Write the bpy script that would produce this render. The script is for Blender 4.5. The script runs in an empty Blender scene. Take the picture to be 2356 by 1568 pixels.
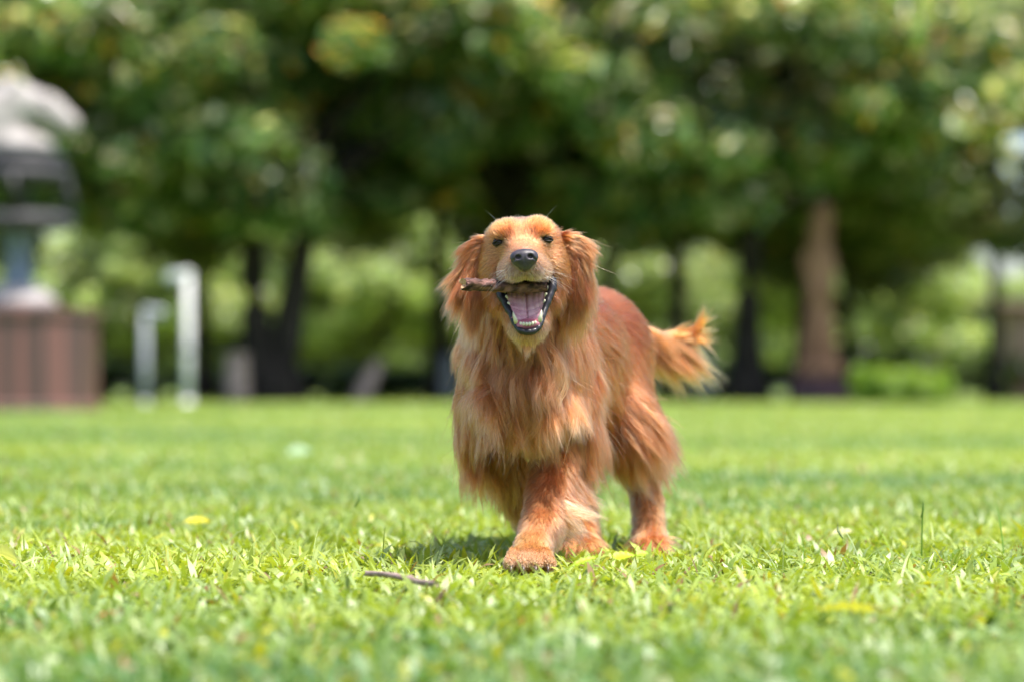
import bpy, math, random
import numpy as np
from mathutils import Vector, kdtree

# ------------------------------------------------------------------ camera, sky, sun
sc = bpy.context.scene
COL = sc.collection
CAM_Z = 0.33
FPX = 85.0 / 36.0 * 1024.0
PITCH = math.atan((390.0 - 340.5) / FPX)
cd = bpy.data.cameras.new('camera')
cam = bpy.data.objects.new('camera', cd)
COL.objects.link(cam)
cam.location = (0, 0, CAM_Z)
cam.rotation_euler = (math.pi / 2 + PITCH, 0, 0)
cd.lens = 85.0
cd.sensor_width = 36.0
cd.clip_start = 0.05
cd.clip_end = 2000.0
cd.dof.use_dof = True
cd.dof.focus_distance = 4.27
cd.dof.aperture_fstop = 1.9
sc.camera = cam

SUN_DIR = Vector((0.30, -0.18, 0.93)).normalized()      # towards the sun
w = bpy.data.worlds.new('World')
sc.world = w
w.use_nodes = True
nt = w.node_tree
for n in list(nt.nodes):
    nt.nodes.remove(n)
sky = nt.nodes.new('ShaderNodeTexSky')
sky.sky_type = 'NISHITA'
sky.sun_disc = False
sky.sun_elevation = math.asin(SUN_DIR.z)
sky.sun_rotation = math.atan2(SUN_DIR.x, SUN_DIR.y)
sky.dust_density = 2.5
sky.air_density = 1.0
bg = nt.nodes.new('ShaderNodeBackground')
bg.inputs['Strength'].default_value = 0.15
wo = nt.nodes.new('ShaderNodeOutputWorld')
nt.links.new(sky.outputs[0], bg.inputs[0])
nt.links.new(bg.outputs[0], wo.inputs[0])

sd = bpy.data.lights.new('sun', 'SUN')
sd.energy = 4.2
sd.angle = math.radians(0.5)
sd.color = (1.0, 0.95, 0.87)
so = bpy.data.objects.new('sun', sd)
COL.objects.link(so)
so.rotation_euler = SUN_DIR.to_track_quat('Z', 'Y').to_euler()
so.location = (3, -3, 12)

sc.view_settings.view_transform = 'Standard'
sc.view_settings.look = 'None'
sc.view_settings.exposure = 0.95
sc.view_settings.gamma = 1.0
sc.render.engine = 'CYCLES'
sc.cycles.use_denoising = True
sc.cycles.max_bounces = 8
sc.cycles.diffuse_bounces = 4
sc.cycles.glossy_bounces = 3
sc.cycles.transmission_bounces = 6
sc.cycles.transparent_max_bounces = 8
sc.cycles.caustics_reflective = False
sc.cycles.caustics_refractive = False
sc.cycles_curves.shape = 'RIBBONS'

rng = np.random.default_rng(7)
random.seed(7)


def V(x, y, Y):
    """world point seen at picture position (x, y) of the 2356 px wide view, at distance Y"""
    px, py = x / 2.3008, y / 2.3008
    cx, cy = (px - 512.0) / FPX, (340.5 - py) / FPX
    dy = math.cos(PITCH) - cy * math.sin(PITCH)
    dz = math.sin(PITCH) + cy * math.cos(PITCH)
    return np.array([cx / dy * Y, Y, CAM_Z + dz / dy * Y])


# ------------------------------------------------------------------ helpers: objects, materials
def link(o, parent=None):
    COL.objects.link(o)
    if parent is not None:
        o.parent = parent
    return o


def tag(o, label=None, cat=None, group=None, kind=None):
    if label: o['label'] = label
    if cat: o['category'] = cat
    if group: o['group'] = group
    if kind: o['kind'] = kind
    return o


def empty(name, loc=(0, 0, 0), rz=0.0):
    o = bpy.data.objects.new(name, None)
    o.empty_display_size = 0.05
    o.location = loc
    o.rotation_euler = (0, 0, rz)
    return link(o)


def add_mesh(name, verts, faces, mat, parent=None, smooth=True, cols=None):
    """verts Nx3 world points; faces: list of index arrays (each MxK). The mesh keeps world coordinates relative to the parent."""
    verts = np.asarray(verts, np.float32).reshape(-1, 3)
    if parent is not None:
        off = np.zeros(3, np.float32)
        p = parent
        while p is not None:
            off += np.array(p.location, np.float32)
            p = p.parent
        verts = verts - off
    me = bpy.data.meshes.new(name)
    if not isinstance(faces, (list, tuple)) or (len(faces) and not isinstance(faces[0], np.ndarray)):
        me.from_pydata([tuple(v) for v in verts], [], [tuple(f) for f in faces])
    else:
        faces = [f for f in faces if len(f)]
        me.vertices.add(len(verts))
        me.vertices.foreach_set('co', verts.ravel())
        nl = sum(f.size for f in faces)
        nf = sum(len(f) for f in faces)
        me.loops.add(nl)
        me.polygons.add(nf)
        li = np.concatenate([f.ravel() for f in faces]).astype(np.int32)
        sizes = np.concatenate([np.full(len(f), f.shape[1]) for f in faces])
        st = np.concatenate([[0], np.cumsum(sizes)[:-1]]).astype(np.int32)
        me.loops.foreach_set('vertex_index', li)
        me.polygons.foreach_set('loop_start', st)
        me.update(calc_edges=True)
    me.polygons.foreach_set('use_smooth', np.full(len(me.polygons), smooth, dtype=bool))
    if cols is not None:
        a = me.attributes.new('tint', 'FLOAT_COLOR', 'POINT')
        c4 = np.ones((len(verts), 4), np.float32)
        c4[:, :3] = cols
        a.data.foreach_set('color', c4.ravel())
    me.materials.append(mat)
    me.update()
    return link(bpy.data.objects.new(name, me), parent)


class NB:
    def __init__(self, name):
        self.m = bpy.data.materials.new(name)
        self.m.use_nodes = True
        self.t = self.m.node_tree
        for n in list(self.t.nodes):
            self.t.nodes.remove(n)
        self.out = self.t.nodes.new('ShaderNodeOutputMaterial')

    def n(self, typ, **kw):
        nd = self.t.nodes.new(typ)
        for k, v in kw.items():
            if hasattr(nd, k):
                setattr(nd, k, v)
            else:
                nd.inputs[k.replace('_', ' ')].default_value = v
        return nd

    def l(self, a, b):
        self.t.links.new(a, b)


def mat_noise(name, c1, c2, scale=5.0, rough=0.6, spec=0.4, bump=0.0, stretch=(1, 1, 1), detail=5.0, metallic=0.0, coat=0.0, bscale=None, lo=0.35, hi=0.65):
    b = NB(name)
    tc = b.n('ShaderNodeTexCoord')
    mp = b.n('ShaderNodeMapping')
    mp.inputs['Scale'].default_value = stretch
    b.l(tc.outputs['Object'], mp.inputs['Vector'])
    no = b.n('ShaderNodeTexNoise')
    no.inputs['Scale'].default_value = scale
    no.inputs['Detail'].default_value = detail
    b.l(mp.outputs[0], no.inputs['Vector'])
    cr = b.n('ShaderNodeValToRGB')
    cr.color_ramp.elements[0].position = lo
    cr.color_ramp.elements[1].position = hi
    cr.color_ramp.elements[0].color = (*c1, 1)
    cr.color_ramp.elements[1].color = (*c2, 1)
    b.l(no.outputs['Fac'], cr.inputs[0])
    p = b.n('ShaderNodeBsdfPrincipled')
    p.inputs['Roughness'].default_value = rough
    p.inputs['Specular IOR Level'].default_value = spec
    p.inputs['Metallic'].default_value = metallic
    p.inputs['Coat Weight'].default_value = coat
    p.inputs['Coat Roughness'].default_value = 0.08
    b.l(cr.outputs[0], p.inputs['Base Color'])
    if bump > 0:
        n2 = b.n('ShaderNodeTexNoise')
        n2.inputs['Scale'].default_value = bscale or scale * 3
        n2.inputs['Detail'].default_value = 6
        b.l(mp.outputs[0], n2.inputs['Vector'])
        bm = b.n('ShaderNodeBump')
        bm.inputs['Strength'].default_value = 0.6
        bm.inputs['Distance'].default_value = bump
        b.l(n2.outputs['Fac'], bm.inputs['Height'])
        b.l(bm.outputs[0], p.inputs['Normal'])
    b.l(p.outputs[0], b.out.inputs[0])
    return b.m


def mat_leaf(name, rough=0.38, trans=0.4, spec=0.5, tmul=(1.15, 1.1, 0.35)):
    """thin leaf: own colour from the mesh, light passing through"""
    b = NB(name)
    at = b.n('ShaderNodeAttribute', attribute_name='tint')
    p = b.n('ShaderNodeBsdfPrincipled')
    p.inputs['Roughness'].default_value = rough
    p.inputs['Specular IOR Level'].default_value = spec
    b.l(at.outputs['Color'], p.inputs['Base Color'])
    mx = b.n('ShaderNodeMix', data_type='RGBA', blend_type='MULTIPLY')
    mx.inputs[0].default_value = 1.0
    b.l(at.outputs['Color'], mx.inputs[6])
    mx.inputs[7].default_value = (*tmul, 1)
    tr = b.n('ShaderNodeBsdfTranslucent')
    b.l(mx.outputs[2], tr.inputs['Color'])
    ms = b.n('ShaderNodeMixShader')
    ms.inputs[0].default_value = trans
    b.l(p.outputs[0], ms.inputs[1])
    b.l(tr.outputs[0], ms.inputs[2])
    b.l(ms.outputs[0], b.out.inputs[0])
    return b.m


def mat_tint(name, rough=0.7, spec=0.2, coat=0.0, bump=0.0, bscale=200.0):
    b = NB(name)
    at = b.n('ShaderNodeAttribute', attribute_name='tint')
    p = b.n('ShaderNodeBsdfPrincipled')
    p.inputs['Roughness'].default_value = rough
    p.inputs['Specular IOR Level'].default_value = spec
    p.inputs['Coat Weight'].default_value = coat
    b.l(at.outputs['Color'], p.inputs['Base Color'])
    if bump > 0:
        tc = b.n('ShaderNodeTexCoord')
        n2 = b.n('ShaderNodeTexNoise')
        n2.inputs['Scale'].default_value = bscale
        b.l(tc.outputs['Object'], n2.inputs['Vector'])
        bm = b.n('ShaderNodeBump')
        bm.inputs['Distance'].default_value = bump
        b.l(n2.outputs['Fac'], bm.inputs['Height'])
        b.l(bm.outputs[0], p.inputs['Normal'])
    b.l(p.outputs[0], b.out.inputs[0])
    return b.m


def mat_hair(name):
    b = NB(name)
    at = b.n('ShaderNodeAttribute', attribute_name='tint')
    h = b.n('ShaderNodeBsdfHairPrincipled')
    h.model = 'CHIANG'
    h.parametrization = 'COLOR'
    h.inputs['Roughness'].default_value = 0.28
    h.inputs['Radial Roughness'].default_value = 0.5
    h.inputs['Random Roughness'].default_value = 0.2
    h.inputs['IOR'].default_value = 1.5
    b.l(at.outputs['Color'], h.inputs['Color'])
    b.l(h.outputs[0], b.out.inputs[0])
    return b.m


# ------------------------------------------------------------------ helpers: implicit surfaces
class Field:
    """distance field on a rectilinear grid; primitives are blended smoothly into it"""
    def __init__(self, xs, ys, zs):
        self.ax = [np.asarray(a, np.float32) for a in (xs, ys, zs)]
        self.G = np.full([len(a) for a in self.ax], 0.12, np.float32)

    def _sub(self, lo, hi):
        s = []
        for a, l, h in zip(self.ax, lo, hi):
            s.append(slice(max(0, int(np.searchsorted(a, l)) - 1), int(np.searchsorted(a, h)) + 1))
        s = tuple(s)
        X = self.ax[0][s[0]][:, None, None]
        Y = self.ax[1][s[1]][None, :, None]
        Z = self.ax[2][s[2]][None, None, :]
        return s, X, Y, Z

    def _mix(self, s, d, k, op):
        g = self.G[s]
        if op == 'add':
            h = np.clip(0.5 + 0.5 * (g - d) / k, 0, 1)
            self.G[s] = g * (1 - h) + d * h - k * h * (1 - h)
        else:
            h = np.clip(0.5 - 0.5 * (g + d) / k, 0, 1)
            self.G[s] = g * (1 - h) - d * h + k * h * (1 - h)

    def cone(self, a, b, r1, r2, k=0.02, op='add', margin=0.07):
        a = np.asarray(a, float); b = np.asarray(b, float)
        lo = np.minimum(a - r1, b - r2) - margin
        hi = np.maximum(a + r1, b + r2) + margin
        s, X, Y, Z = self._sub(lo, hi)
        ab = b - a
        L = float(ab @ ab) + 1e-12
        t = np.clip(((X - a[0]) * ab[0] + (Y - a[1]) * ab[1] + (Z - a[2]) * ab[2]) / L, 0, 1)
        d = np.sqrt((X - a[0] - t * ab[0]) ** 2 + (Y - a[1] - t * ab[1]) ** 2 + (Z - a[2] - t * ab[2]) ** 2) - (r1 + (r2 - r1) * t)
        self._mix(s, d.astype(np.float32), k, op)

    def chain(self, pts, rs, k=0.02, op='add'):
        for i in range(len(pts) - 1):
            self.cone(pts[i], pts[i + 1], rs[i], rs[i + 1], k if i == 0 else min(k, 0.012), op)

    def ell(self, c, r, k=0.02, op='add', M=None, margin=0.07):
        c = np.asarray(c, float); r = np.asarray(r, float)
        M = np.eye(3) if M is None else M
        R = float(r.max()) + margin
        s, X, Y, Z = self._sub(c - R, c + R)
        dx, dy, dz = X - c[0], Y - c[1], Z - c[2]
        q = [(dx * m[0] + dy * m[1] + dz * m[2]) for m in M]
        k0 = np.sqrt(sum((qi / ri) ** 2 for qi, ri in zip(q, r)))
        k1 = np.sqrt(sum((qi / (ri * ri)) ** 2 for qi, ri in zip(q, r))) + 1e-9
        d = k0 * (k0 - 1) / k1
        d = np.where(k0 < 1e-3, -r.min(), d)
        self._mix(s, d.astype(np.float32), k, op)

    def sample(self, P):
        idx, fr = [], []
        for j in range(3):
            a = self.ax[j]
            i = np.clip(np.searchsorted(a, P[:, j]) - 1, 0, len(a) - 2)
            f = np.clip((P[:, j] - a[i]) / (a[i + 1] - a[i]), 0, 1)
            idx.append(i); fr.append(f)
        i, j, k = idx
        fx, fy, fz = fr
        G = self.G
        c = 0
        for dx in (0, 1):
            for dy in (0, 1):
                for dz in (0, 1):
                    wgt = (fx if dx else 1 - fx) * (fy if dy else 1 - fy) * (fz if dz else 1 - fz)
                    c = c + wgt * G[i + dx, j + dy, k + dz]
        return c

    def normal(self, P, e=0.004):
        n = np.stack([self.sample(P + np.eye(3)[j] * e) - self.sample(P - np.eye(3)[j] * e) for j in range(3)], 1)
        return n / (np.linalg.norm(n, axis=1, keepdims=True) + 1e-9)

    def mesh(self):
        G = self.G
        nx, ny, nz = G.shape
        S = G < 0
        c = np.zeros((nx - 1, ny - 1, nz - 1), np.int8)
        for dx in (0, 1):
            for dy in (0, 1):
                for dz in (0, 1):
                    c += S[dx:nx - 1 + dx, dy:ny - 1 + dy, dz:nz - 1 + dz]
        ci, cj, ck = np.nonzero((c > 0) & (c < 8))
        acc = np.zeros((len(ci), 3)); cnt = np.zeros(len(ci))
        ax = self.ax
        cor = [(0, 0, 0), (1, 0, 0), (0, 1, 0), (1, 1, 0), (0, 0, 1), (1, 0, 1), (0, 1, 1), (1, 1, 1)]
        for a in range(8):
            for b in range(a + 1, 8):
                A, B = cor[a], cor[b]
                if sum(abs(A[t] - B[t]) for t in range(3)) != 1:
                    continue
                ga = G[ci + A[0], cj + A[1], ck + A[2]]
                gb = G[ci + B[0], cj + B[1], ck + B[2]]
                m = (ga < 0) != (gb < 0)
                t = np.where(m, ga / np.where(m, ga - gb, 1), 0)
                pa = np.stack([ax[0][ci + A[0]], ax[1][cj + A[1]], ax[2][ck + A[2]]], 1)
                pb = np.stack([ax[0][ci + B[0]], ax[1][cj + B[1]], ax[2][ck + B[2]]], 1)
                acc += (pa + (pb - pa) * t[:, None]) * m[:, None]
                cnt += m
        verts = acc / cnt[:, None]
        vid = np.full((nx - 1, ny - 1, nz - 1), -1, np.int64)
        vid[ci, cj, ck] = np.arange(len(ci))
        quads = []
        for axn in range(3):
            if axn == 0:
                e = S[:-1] != S[1:]
                e[:, 0] = False; e[:, -1] = False; e[:, :, 0] = False; e[:, :, -1] = False
                i, j, k = np.nonzero(e)
                q = np.stack([vid[i, j - 1, k - 1], vid[i, j, k - 1], vid[i, j, k], vid[i, j - 1, k]], 1)
                fl = S[i, j, k]
            elif axn == 1:
                e = S[:, :-1] != S[:, 1:]
                e[0] = False; e[-1] = False; e[:, :, 0] = False; e[:, :, -1] = False
                i, j, k = np.nonzero(e)
                q = np.stack([vid[i - 1, j, k - 1], vid[i - 1, j, k], vid[i, j, k], vid[i, j, k - 1]], 1)
                fl = S[i, j, k]
            else:
                e = S[:, :, :-1] != S[:, :, 1:]
                e[0] = False; e[-1] = False; e[:, 0] = False; e[:, -1] = False
                i, j, k = np.nonzero(e)
                q = np.stack([vid[i - 1, j - 1, k], vid[i, j - 1, k], vid[i, j, k], vid[i - 1, j, k]], 1)
                fl = S[i, j, k]
            q[~fl] = q[~fl][:, ::-1]
            quads.append(q)
        return verts, np.concatenate(quads)


def box_field(c, half, step):
    c = np.asarray(c, float)
    return Field(*[np.arange(c[j] - half[j], c[j] + half[j] + step, step) for j in range(3)])


def tube(path, radii, seg=8, cap=True):
    """swept tube; returns verts, faces(list of tuples)"""
    path = [np.asarray(p, float) for p in path]
    vs, fs = [], []
    up = np.array([0, 0, 1.0])
    n = len(path)
    for i, p in enumerate(path):
        t = path[min(i + 1, n - 1)] - path[max(i - 1, 0)]
        t = t / (np.linalg.norm(t) + 1e-12)
        a = np.cross(t, up)
        if np.linalg.norm(a) < 0.1:
            a = np.cross(t, np.array([0, 1.0, 0]))
        a = a / np.linalg.norm(a)
        b = np.cross(a, t)
        for s in range(seg):
            th = 2 * math.pi * s / seg
            vs.append(p + radii[i] * (a * math.cos(th) + b * math.sin(th)))
    for i in range(n - 1):
        for s in range(seg):
            s2 = (s + 1) % seg
            fs.append((i * seg + s, i * seg + s2, (i + 1) * seg + s2, (i + 1) * seg + s))
    if cap:
        fs.append(tuple(range(seg))[::-1])
        fs.append(tuple((n - 1) * seg + s for s in range(seg)))
    return vs, fs


def lathe(prof, seg=24, c=(0, 0, 0), sq=(1, 1), rot=0.0):
    vs, fs = [], []
    for r, z in prof:
        for s in range(seg):
            th = 2 * math.pi * s / seg + rot
            vs.append((c[0] + r * math.cos(th) * sq[0], c[1] + r * math.sin(th) * sq[1], c[2] + z))
    for i in range(len(prof) - 1):
        for s in range(seg):
            s2 = (s + 1) % seg
            fs.append((i * seg + s, i * seg + s2, (i + 1) * seg + s2, (i + 1) * seg + s))
    fs.append(tuple(range(seg))[::-1])
    fs.append(tuple((len(prof) - 1) * seg + s for s in range(seg)))
    return vs, fs


def vnoise(P, f, seed):
    """smooth vector noise"""
    r = np.random.default_rng(seed)
    out = np.zeros((len(P), 3))
    for o in range(4):
        K = r.normal(size=(3, 3)) * f * (1.0 + 0.6 * o)
        ph = r.uniform(0, 6.28, 3)
        out += np.sin(P @ K.T + ph) / (1 + 0.5 * o)
    return out / 2.2


def snoise(P, f, seed):
    return vnoise(P, f, seed)[:, 0]


# ------------------------------------------------------------------ ground
M_ground = mat_noise('lawn_soil', (0.06, 0.12, 0.025), (0.15, 0.24, 0.04), scale=9, rough=0.9, spec=0.1)
M_shade = mat_noise('shaded_soil', (0.035, 0.03, 0.015), (0.07, 0.08, 0.03), scale=2, rough=0.95, spec=0.1)  # soil under the trees, with their shade put into its dark colour
g = add_mesh('ground', [(-900, -60, 0), (900, -60, 0), (900, 1500, 0), (-900, 1500, 0)], [(0, 1, 2, 3)], M_ground, smooth=False)
tag(g, kind='structure')
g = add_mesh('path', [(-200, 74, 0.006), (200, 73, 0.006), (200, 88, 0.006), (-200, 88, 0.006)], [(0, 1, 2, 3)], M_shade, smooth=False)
g.name = 'shaded_soil_strip'
tag(g, kind='structure')


M_distant = mat_noise('distant_turf', (0.14, 0.19, 0.05), (0.27, 0.32, 0.08), scale=0.8, rough=0.9, spec=0.1)
g = add_mesh('lawn', [(-200, 88.2, 0.008), (200, 88.2, 0.008), (200, 175, 0.008), (-200, 175, 0.008)], [(0, 1, 2, 3)], M_distant, smooth=False)
tag(g, kind='structure')


def blades(n, y0, y1, L, W, seed, low=0.0, base_w=0.5):
    """broad-bladed lawn grass: returns verts, quads, tris, colours"""
    r = np.random.default_rng(seed)
    # area-uniform sampling of the wedge the lens can see, with a margin either side
    Y = np.empty(0); X = np.empty(0)
    while len(Y) < n:
        yy = r.uniform(y0, y1, n * 2)
        hw = 0.31 * yy + 0.45
        keep = r.uniform(0, 0.31 * y1 + 0.45, n * 2) < hw
        yy = yy[keep]; hw = hw[keep]
        Y = np.concatenate([Y, yy]); X = np.concatenate([X, r.uniform(-1, 1, len(yy)) * hw])
    X, Y = X[:n], Y[:n]
    P2 = np.stack([X, Y, np.zeros(n)], 1)
    patch = snoise(P2, 2.2, 5) * 0.5 + snoise(P2, 7.0, 6) * 0.35         # taller and lower, paler and darker tufts
    band = snoise(P2 * np.array([0.25, 1.0, 0]), 0.9, 15)  # long bands of light and shade painted into the blade colour
    ln = L * r.uniform(0.55, 1.25, n) * (1 + 0.25 * patch)
    wd = W * r.uniform(0.45, 1.25, n)
    fine = r.uniform(0, 1, n) < 0.35
    wd = np.where(fine, wd * 0.45, wd); ln = np.where(fine, ln * 1.15, ln)
    tall = r.uniform(0, 1, n) < 0.02
    ln = np.where(tall, ln * 1.9, ln); wd = np.where(tall, wd * 0.45, wd)
    az = r.uniform(0, 2 * math.pi, n)
    el = np.radians(r.uniform(12, 80, n))
    droop = np.radians(r.uniform(15, 85, n))
    # the turf is pressed down around the feet
    for fx, fy, fr in ((0.02, 4.19, 0.085), (0.135, 4.66, 0.06), (0.28, 4.72, 0.06)):
        k = np.exp(-(((X - fx) / fr) ** 2 + ((Y - fy) / (fr * 1.4)) ** 2) ** 2)
        ln = ln * (1 - 0.55 * k)
    dirx, diry = np.cos(az), np.sin(az)
    sx, sy = -diry, dirx
    roll = r.uniform(-0.6, 0.6, n)
    pts = []
    p = np.stack([X, Y, np.full(n, -0.004) + low * r.uniform(0, 1, n)], 1)
    K = 4
    prof = [0.35, 0.95, 0.85, 0.0]
    cen = [p]
    for k in range(3):
        e = el - droop * (k / 2.0)
        p = p + (ln / 3)[:, None] * np.stack([dirx * np.cos(e), diry * np.cos(e), np.sin(e)], 1)
        p[:, 2] = np.maximum(p[:, 2], 0.004)
        cen.append(p)
    side = np.stack([sx * np.cos(roll), sy * np.cos(roll), np.sin(roll)], 1)
    V_ = np.empty((n, 7, 3), np.float32)
    for k in range(3):
        hw = (wd * prof[k] * 0.5)[:, None]
        V_[:, 2 * k] = cen[k] - side * hw
        V_[:, 2 * k + 1] = cen[k] + side * hw
    V_[:, 6] = cen[3]
    base = (np.arange(n) * 7)[:, None]
    q = np.concatenate([base + np.array([[0, 1, 3, 2]]), base + np.array([[2, 3, 5, 4]])])
    t = base + np.array([[4, 5, 6]])
    u = r.uniform(0, 1, n)
    c_lo = np.array([0.070, 0.195, 0.060]); c_hi = np.array([0.40, 0.48, 0.070])  # the blue-green low end carries painted shadow tones
    far = np.clip((Y - 6) / 10, 0, 1)
    wide = snoise(P2 * np.array([0.5, 0.30, 0]), 0.55, 19)
    mixv = np.clip(0.43 + 0.50 * patch * (1 - 0.5 * far) + 0.40 * band + 0.40 * wide * (0.35 + 0.65 * far) + 0.12 * far + 0.35 * (u - 0.5), 0, 1)[:, None]
    C = c_lo + (c_hi - c_lo) * mixv
    C *= r.uniform(0.8, 1.2, (n, 1))
    pale = r.uniform(0, 1, n) < 0.22  # pale blades: whitish glints put into the blade colour
    C[pale] = C[pale] * 0.55 + np.array([0.17, 0.22, 0.10]) * r.uniform(0.7, 1.2, (pale.sum(), 1))
    yel = r.uniform(0, 1, n) < 0.045
    C[yel] = np.array([0.42, 0.42, 0.03]) * r.uniform(0.8, 1.2, (yel.sum(), 1))
    dry = r.uniform(0, 1, n) < 0.03
    C[dry] = np.array([0.33, 0.20, 0.09]) * r.uniform(0.6, 1.1, (dry.sum(), 1))
    return V_.reshape(-1, 3), q, t, np.repeat(C, 7, axis=0)


M_grass = mat_leaf('grass_blade', rough=0.44, trans=0.40, spec=0.75)
parts = [blades(175000, 2.3, 9.0, 0.053, 0.0125, 11),
         blades(220000, 9.0, 25.0, 0.060, 0.016, 12),
         blades(195000, 25.0, 76.0, 0.09, 0.03, 13)]
vo = 0
VV, QQ, TT, CC = [], [], [], []
for v_, q_, t_, c_ in parts:
    VV.append(v_); QQ.append(q_ + vo); TT.append(t_ + vo); CC.append(c_)
    vo += len(v_)
gr = add_mesh('grass', np.concatenate(VV), [np.concatenate(QQ), np.concatenate(TT)], M_grass, cols=np.concatenate(CC))
tag(gr, 'bright green broad bladed lawn grass covering the whole park ground', 'grass', kind='stuff')
del parts, VV, QQ, TT, CC

# ------------------------------------------------------------------ trees
M_tree = mat_leaf('tree_leaf', rough=0.28, trans=0.50, spec=0.7, tmul=(1.4, 1.35, 0.62))
M_bark = mat_noise('dark_bark', (0.018, 0.014, 0.012), (0.06, 0.048, 0.04), scale=6, rough=0.9, spec=0.2, bump=0.03, stretch=(1, 1, 0.25))
M_palebark = mat_noise('pale_bark', (0.17, 0.12, 0.085), (0.30, 0.22, 0.16), scale=5, rough=0.9, spec=0.2, bump=0.02, stretch=(1, 1, 0.25))


def crown_mesh(name, R, H, n, leaf, seed, palette, nblob=130, hollow=0.55):
    """leaves gathered in clumps at the limb ends of a crown of half-width R and height H, origin at its base"""
    r = np.random.default_rng(seed)
    cen, rad = [], []
    while len(cen) < nblob:
        q = r.uniform(-1, 1, 3)
        m = np.linalg.norm(q)
        if m > 1 or m < 0.35:
            continue
        z = (q[2] + 1) / 2
        wid = math.sqrt(max(0.05, 1 - (z * 1.5 - 0.6) ** 2 * 0.7))
        if H < 7.8:                     # low crowned trees are widest near the ground
            wid = math.sqrt(1.02 - z * z)
        cen.append((q[0] * R * wid, q[1] * R * wid, z * H))
        rad.append(r.uniform(0.07, 0.25) * R)
    cen = np.array(cen); rad = np.array(rad)
    bi = r.choice(nblob, n, p=rad ** 2 / (rad ** 2).sum())
    d = r.normal(size=(n, 3)); d /= np.linalg.norm(d, axis=1, keepdims=True)
    rr = rad[bi] * r.uniform(hollow, 1.12, n) ** 0.8
    P = cen[bi] + d * rr[:, None] * np.array([1, 1, 0.62])
    # leaf frame: hanging, facing outward and upward
    nrm = d * 0.7 + np.array([0, 0, 0.75]) + r.normal(size=(n, 3)) * 0.55
    nrm /= np.linalg.norm(nrm, axis=1, keepdims=True)
    a = np.cross(nrm, r.normal(size=(n, 3))); a /= np.linalg.norm(a, axis=1, keepdims=True)
    b = np.cross(nrm, a)
    s = (leaf * r.uniform(0.55, 1.3, n))[:, None]
    fold = nrm * s * 0.12
    Vv = np.empty((n, 6, 3), np.float32)
    Vv[:, 0] = P - a * s
    Vv[:, 1] = P - a * s * 0.2 + b * s * 0.42 + fold
    Vv[:, 2] = P + a * s * 0.55 + b * s * 0.36 + fold
    Vv[:, 3] = P + a * s
    Vv[:, 4] = P + a * s * 0.55 - b * s * 0.36 + fold
    Vv[:, 5] = P - a * s * 0.2 - b * s * 0.42 + fold
    base = (np.arange(n) * 6)[:, None]
    q = np.concatenate([base + np.array([[0, 1, 2, 3]]), base + np.array([[0, 3, 4, 5]])])
    pal = np.array([p[:3] for p in palette]); wt = np.array([p[3] for p in palette]); wt = wt / wt.sum()
    blobtone = r.uniform(0.7, 1.7, nblob)
    C = pal[r.choice(len(pal), n, p=wt)] * r.uniform(0.6, 1.5, (n, 1)) * blobtone[bi][:, None]
    return Vv.reshape(-1, 3), q, np.repeat(C, 6, axis=0), cen, rad


def limbs(R, H, trunk_h, tr, cen, seed, lean=(0, 0), forks=1):
    r = np.random.default_rng(seed)
    vs, fs = [], []

    def add(v, f):
        o = len(vs)
        vs.extend(v); fs.extend([tuple(i + o for i in ff) for ff in f])
    top = np.array([lean[0], lean[1], trunk_h])
    for k in range(forks):
        off = np.array([(k - (forks - 1) / 2) * tr * 2.6, 0, 0])
        path, rads = [], []
        for t in np.linspace(0, 1, 8):
            wob = np.array([math.sin(t * 5 + k + seed) * tr * 0.35, math.cos(t * 4 + seed) * tr * 0.3, 0])
            path.append(np.array([0, 0, 0]) * (1 - t) + off * (0.3 + 0.9 * t) + top * t + wob * t)
            rads.append(tr * (1.0 + 0.9 * math.exp(-t * 14)) * (1 - 0.42 * t))
        path[0][2] = -0.2
        add(*tube(path, rads, 12))
        tip = path[-1]
        for c in cen[k::forks][:12]:
            c = np.array([c[0], c[1], c[2] + trunk_h * 0.82])
            mid = tip * 0.5 + c * 0.5 + np.array([0, 0, -0.5]) + r.normal(size=3) * 0.2
            pth = [tip - np.array([0, 0, 0.4])]
            for t in np.linspace(0.15, 1, 6):
                pth.append((1 - t) ** 2 * tip + 2 * t * (1 - t) * mid + t * t * c)
            add(*tube(pth, [tr * 0.5 * (1 - 0.86 * i / 6) for i in range(7)], 7))
    return vs, fs


DARK = [(0.08, 0.145, 0.05, 5), (0.12, 0.20, 0.065, 4), (0.19, 0.26, 0.085, 2.6), (0.30, 0.33, 0.11, 1.5), (0.62, 0.34, 0.05, 0.5), (0.38, 0.19, 0.10, 0.2), (0.40, 0.33, 0.23, 1.2), (0.70, 0.68, 0.50, 0.9)]  # the palest leaf tone paints bright glints into the crown
MID = [(0.14, 0.20, 0.09, 4), (0.19, 0.25, 0.10, 4), (0.26, 0.31, 0.13, 3), (0.34, 0.35, 0.15, 1.6), (0.5, 0.34, 0.08, 0.3), (0.42, 0.34, 0.23, 1.2), (0.70, 0.68, 0.50, 0.9)]  # last entry: glints painted as pale leaves here too
LIGHT = [(0.20, 0.27, 0.12, 4), (0.27, 0.34, 0.14, 4), (0.36, 0.41, 0.18, 2), (0.46, 0.46, 0.24, 0.8), (0.13, 0.17, 0.08, 1.5)]  # sunlight on the far trees is put into these paler greens
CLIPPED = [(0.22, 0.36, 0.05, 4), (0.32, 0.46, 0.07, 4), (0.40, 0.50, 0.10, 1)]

CROWN = {}


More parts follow.
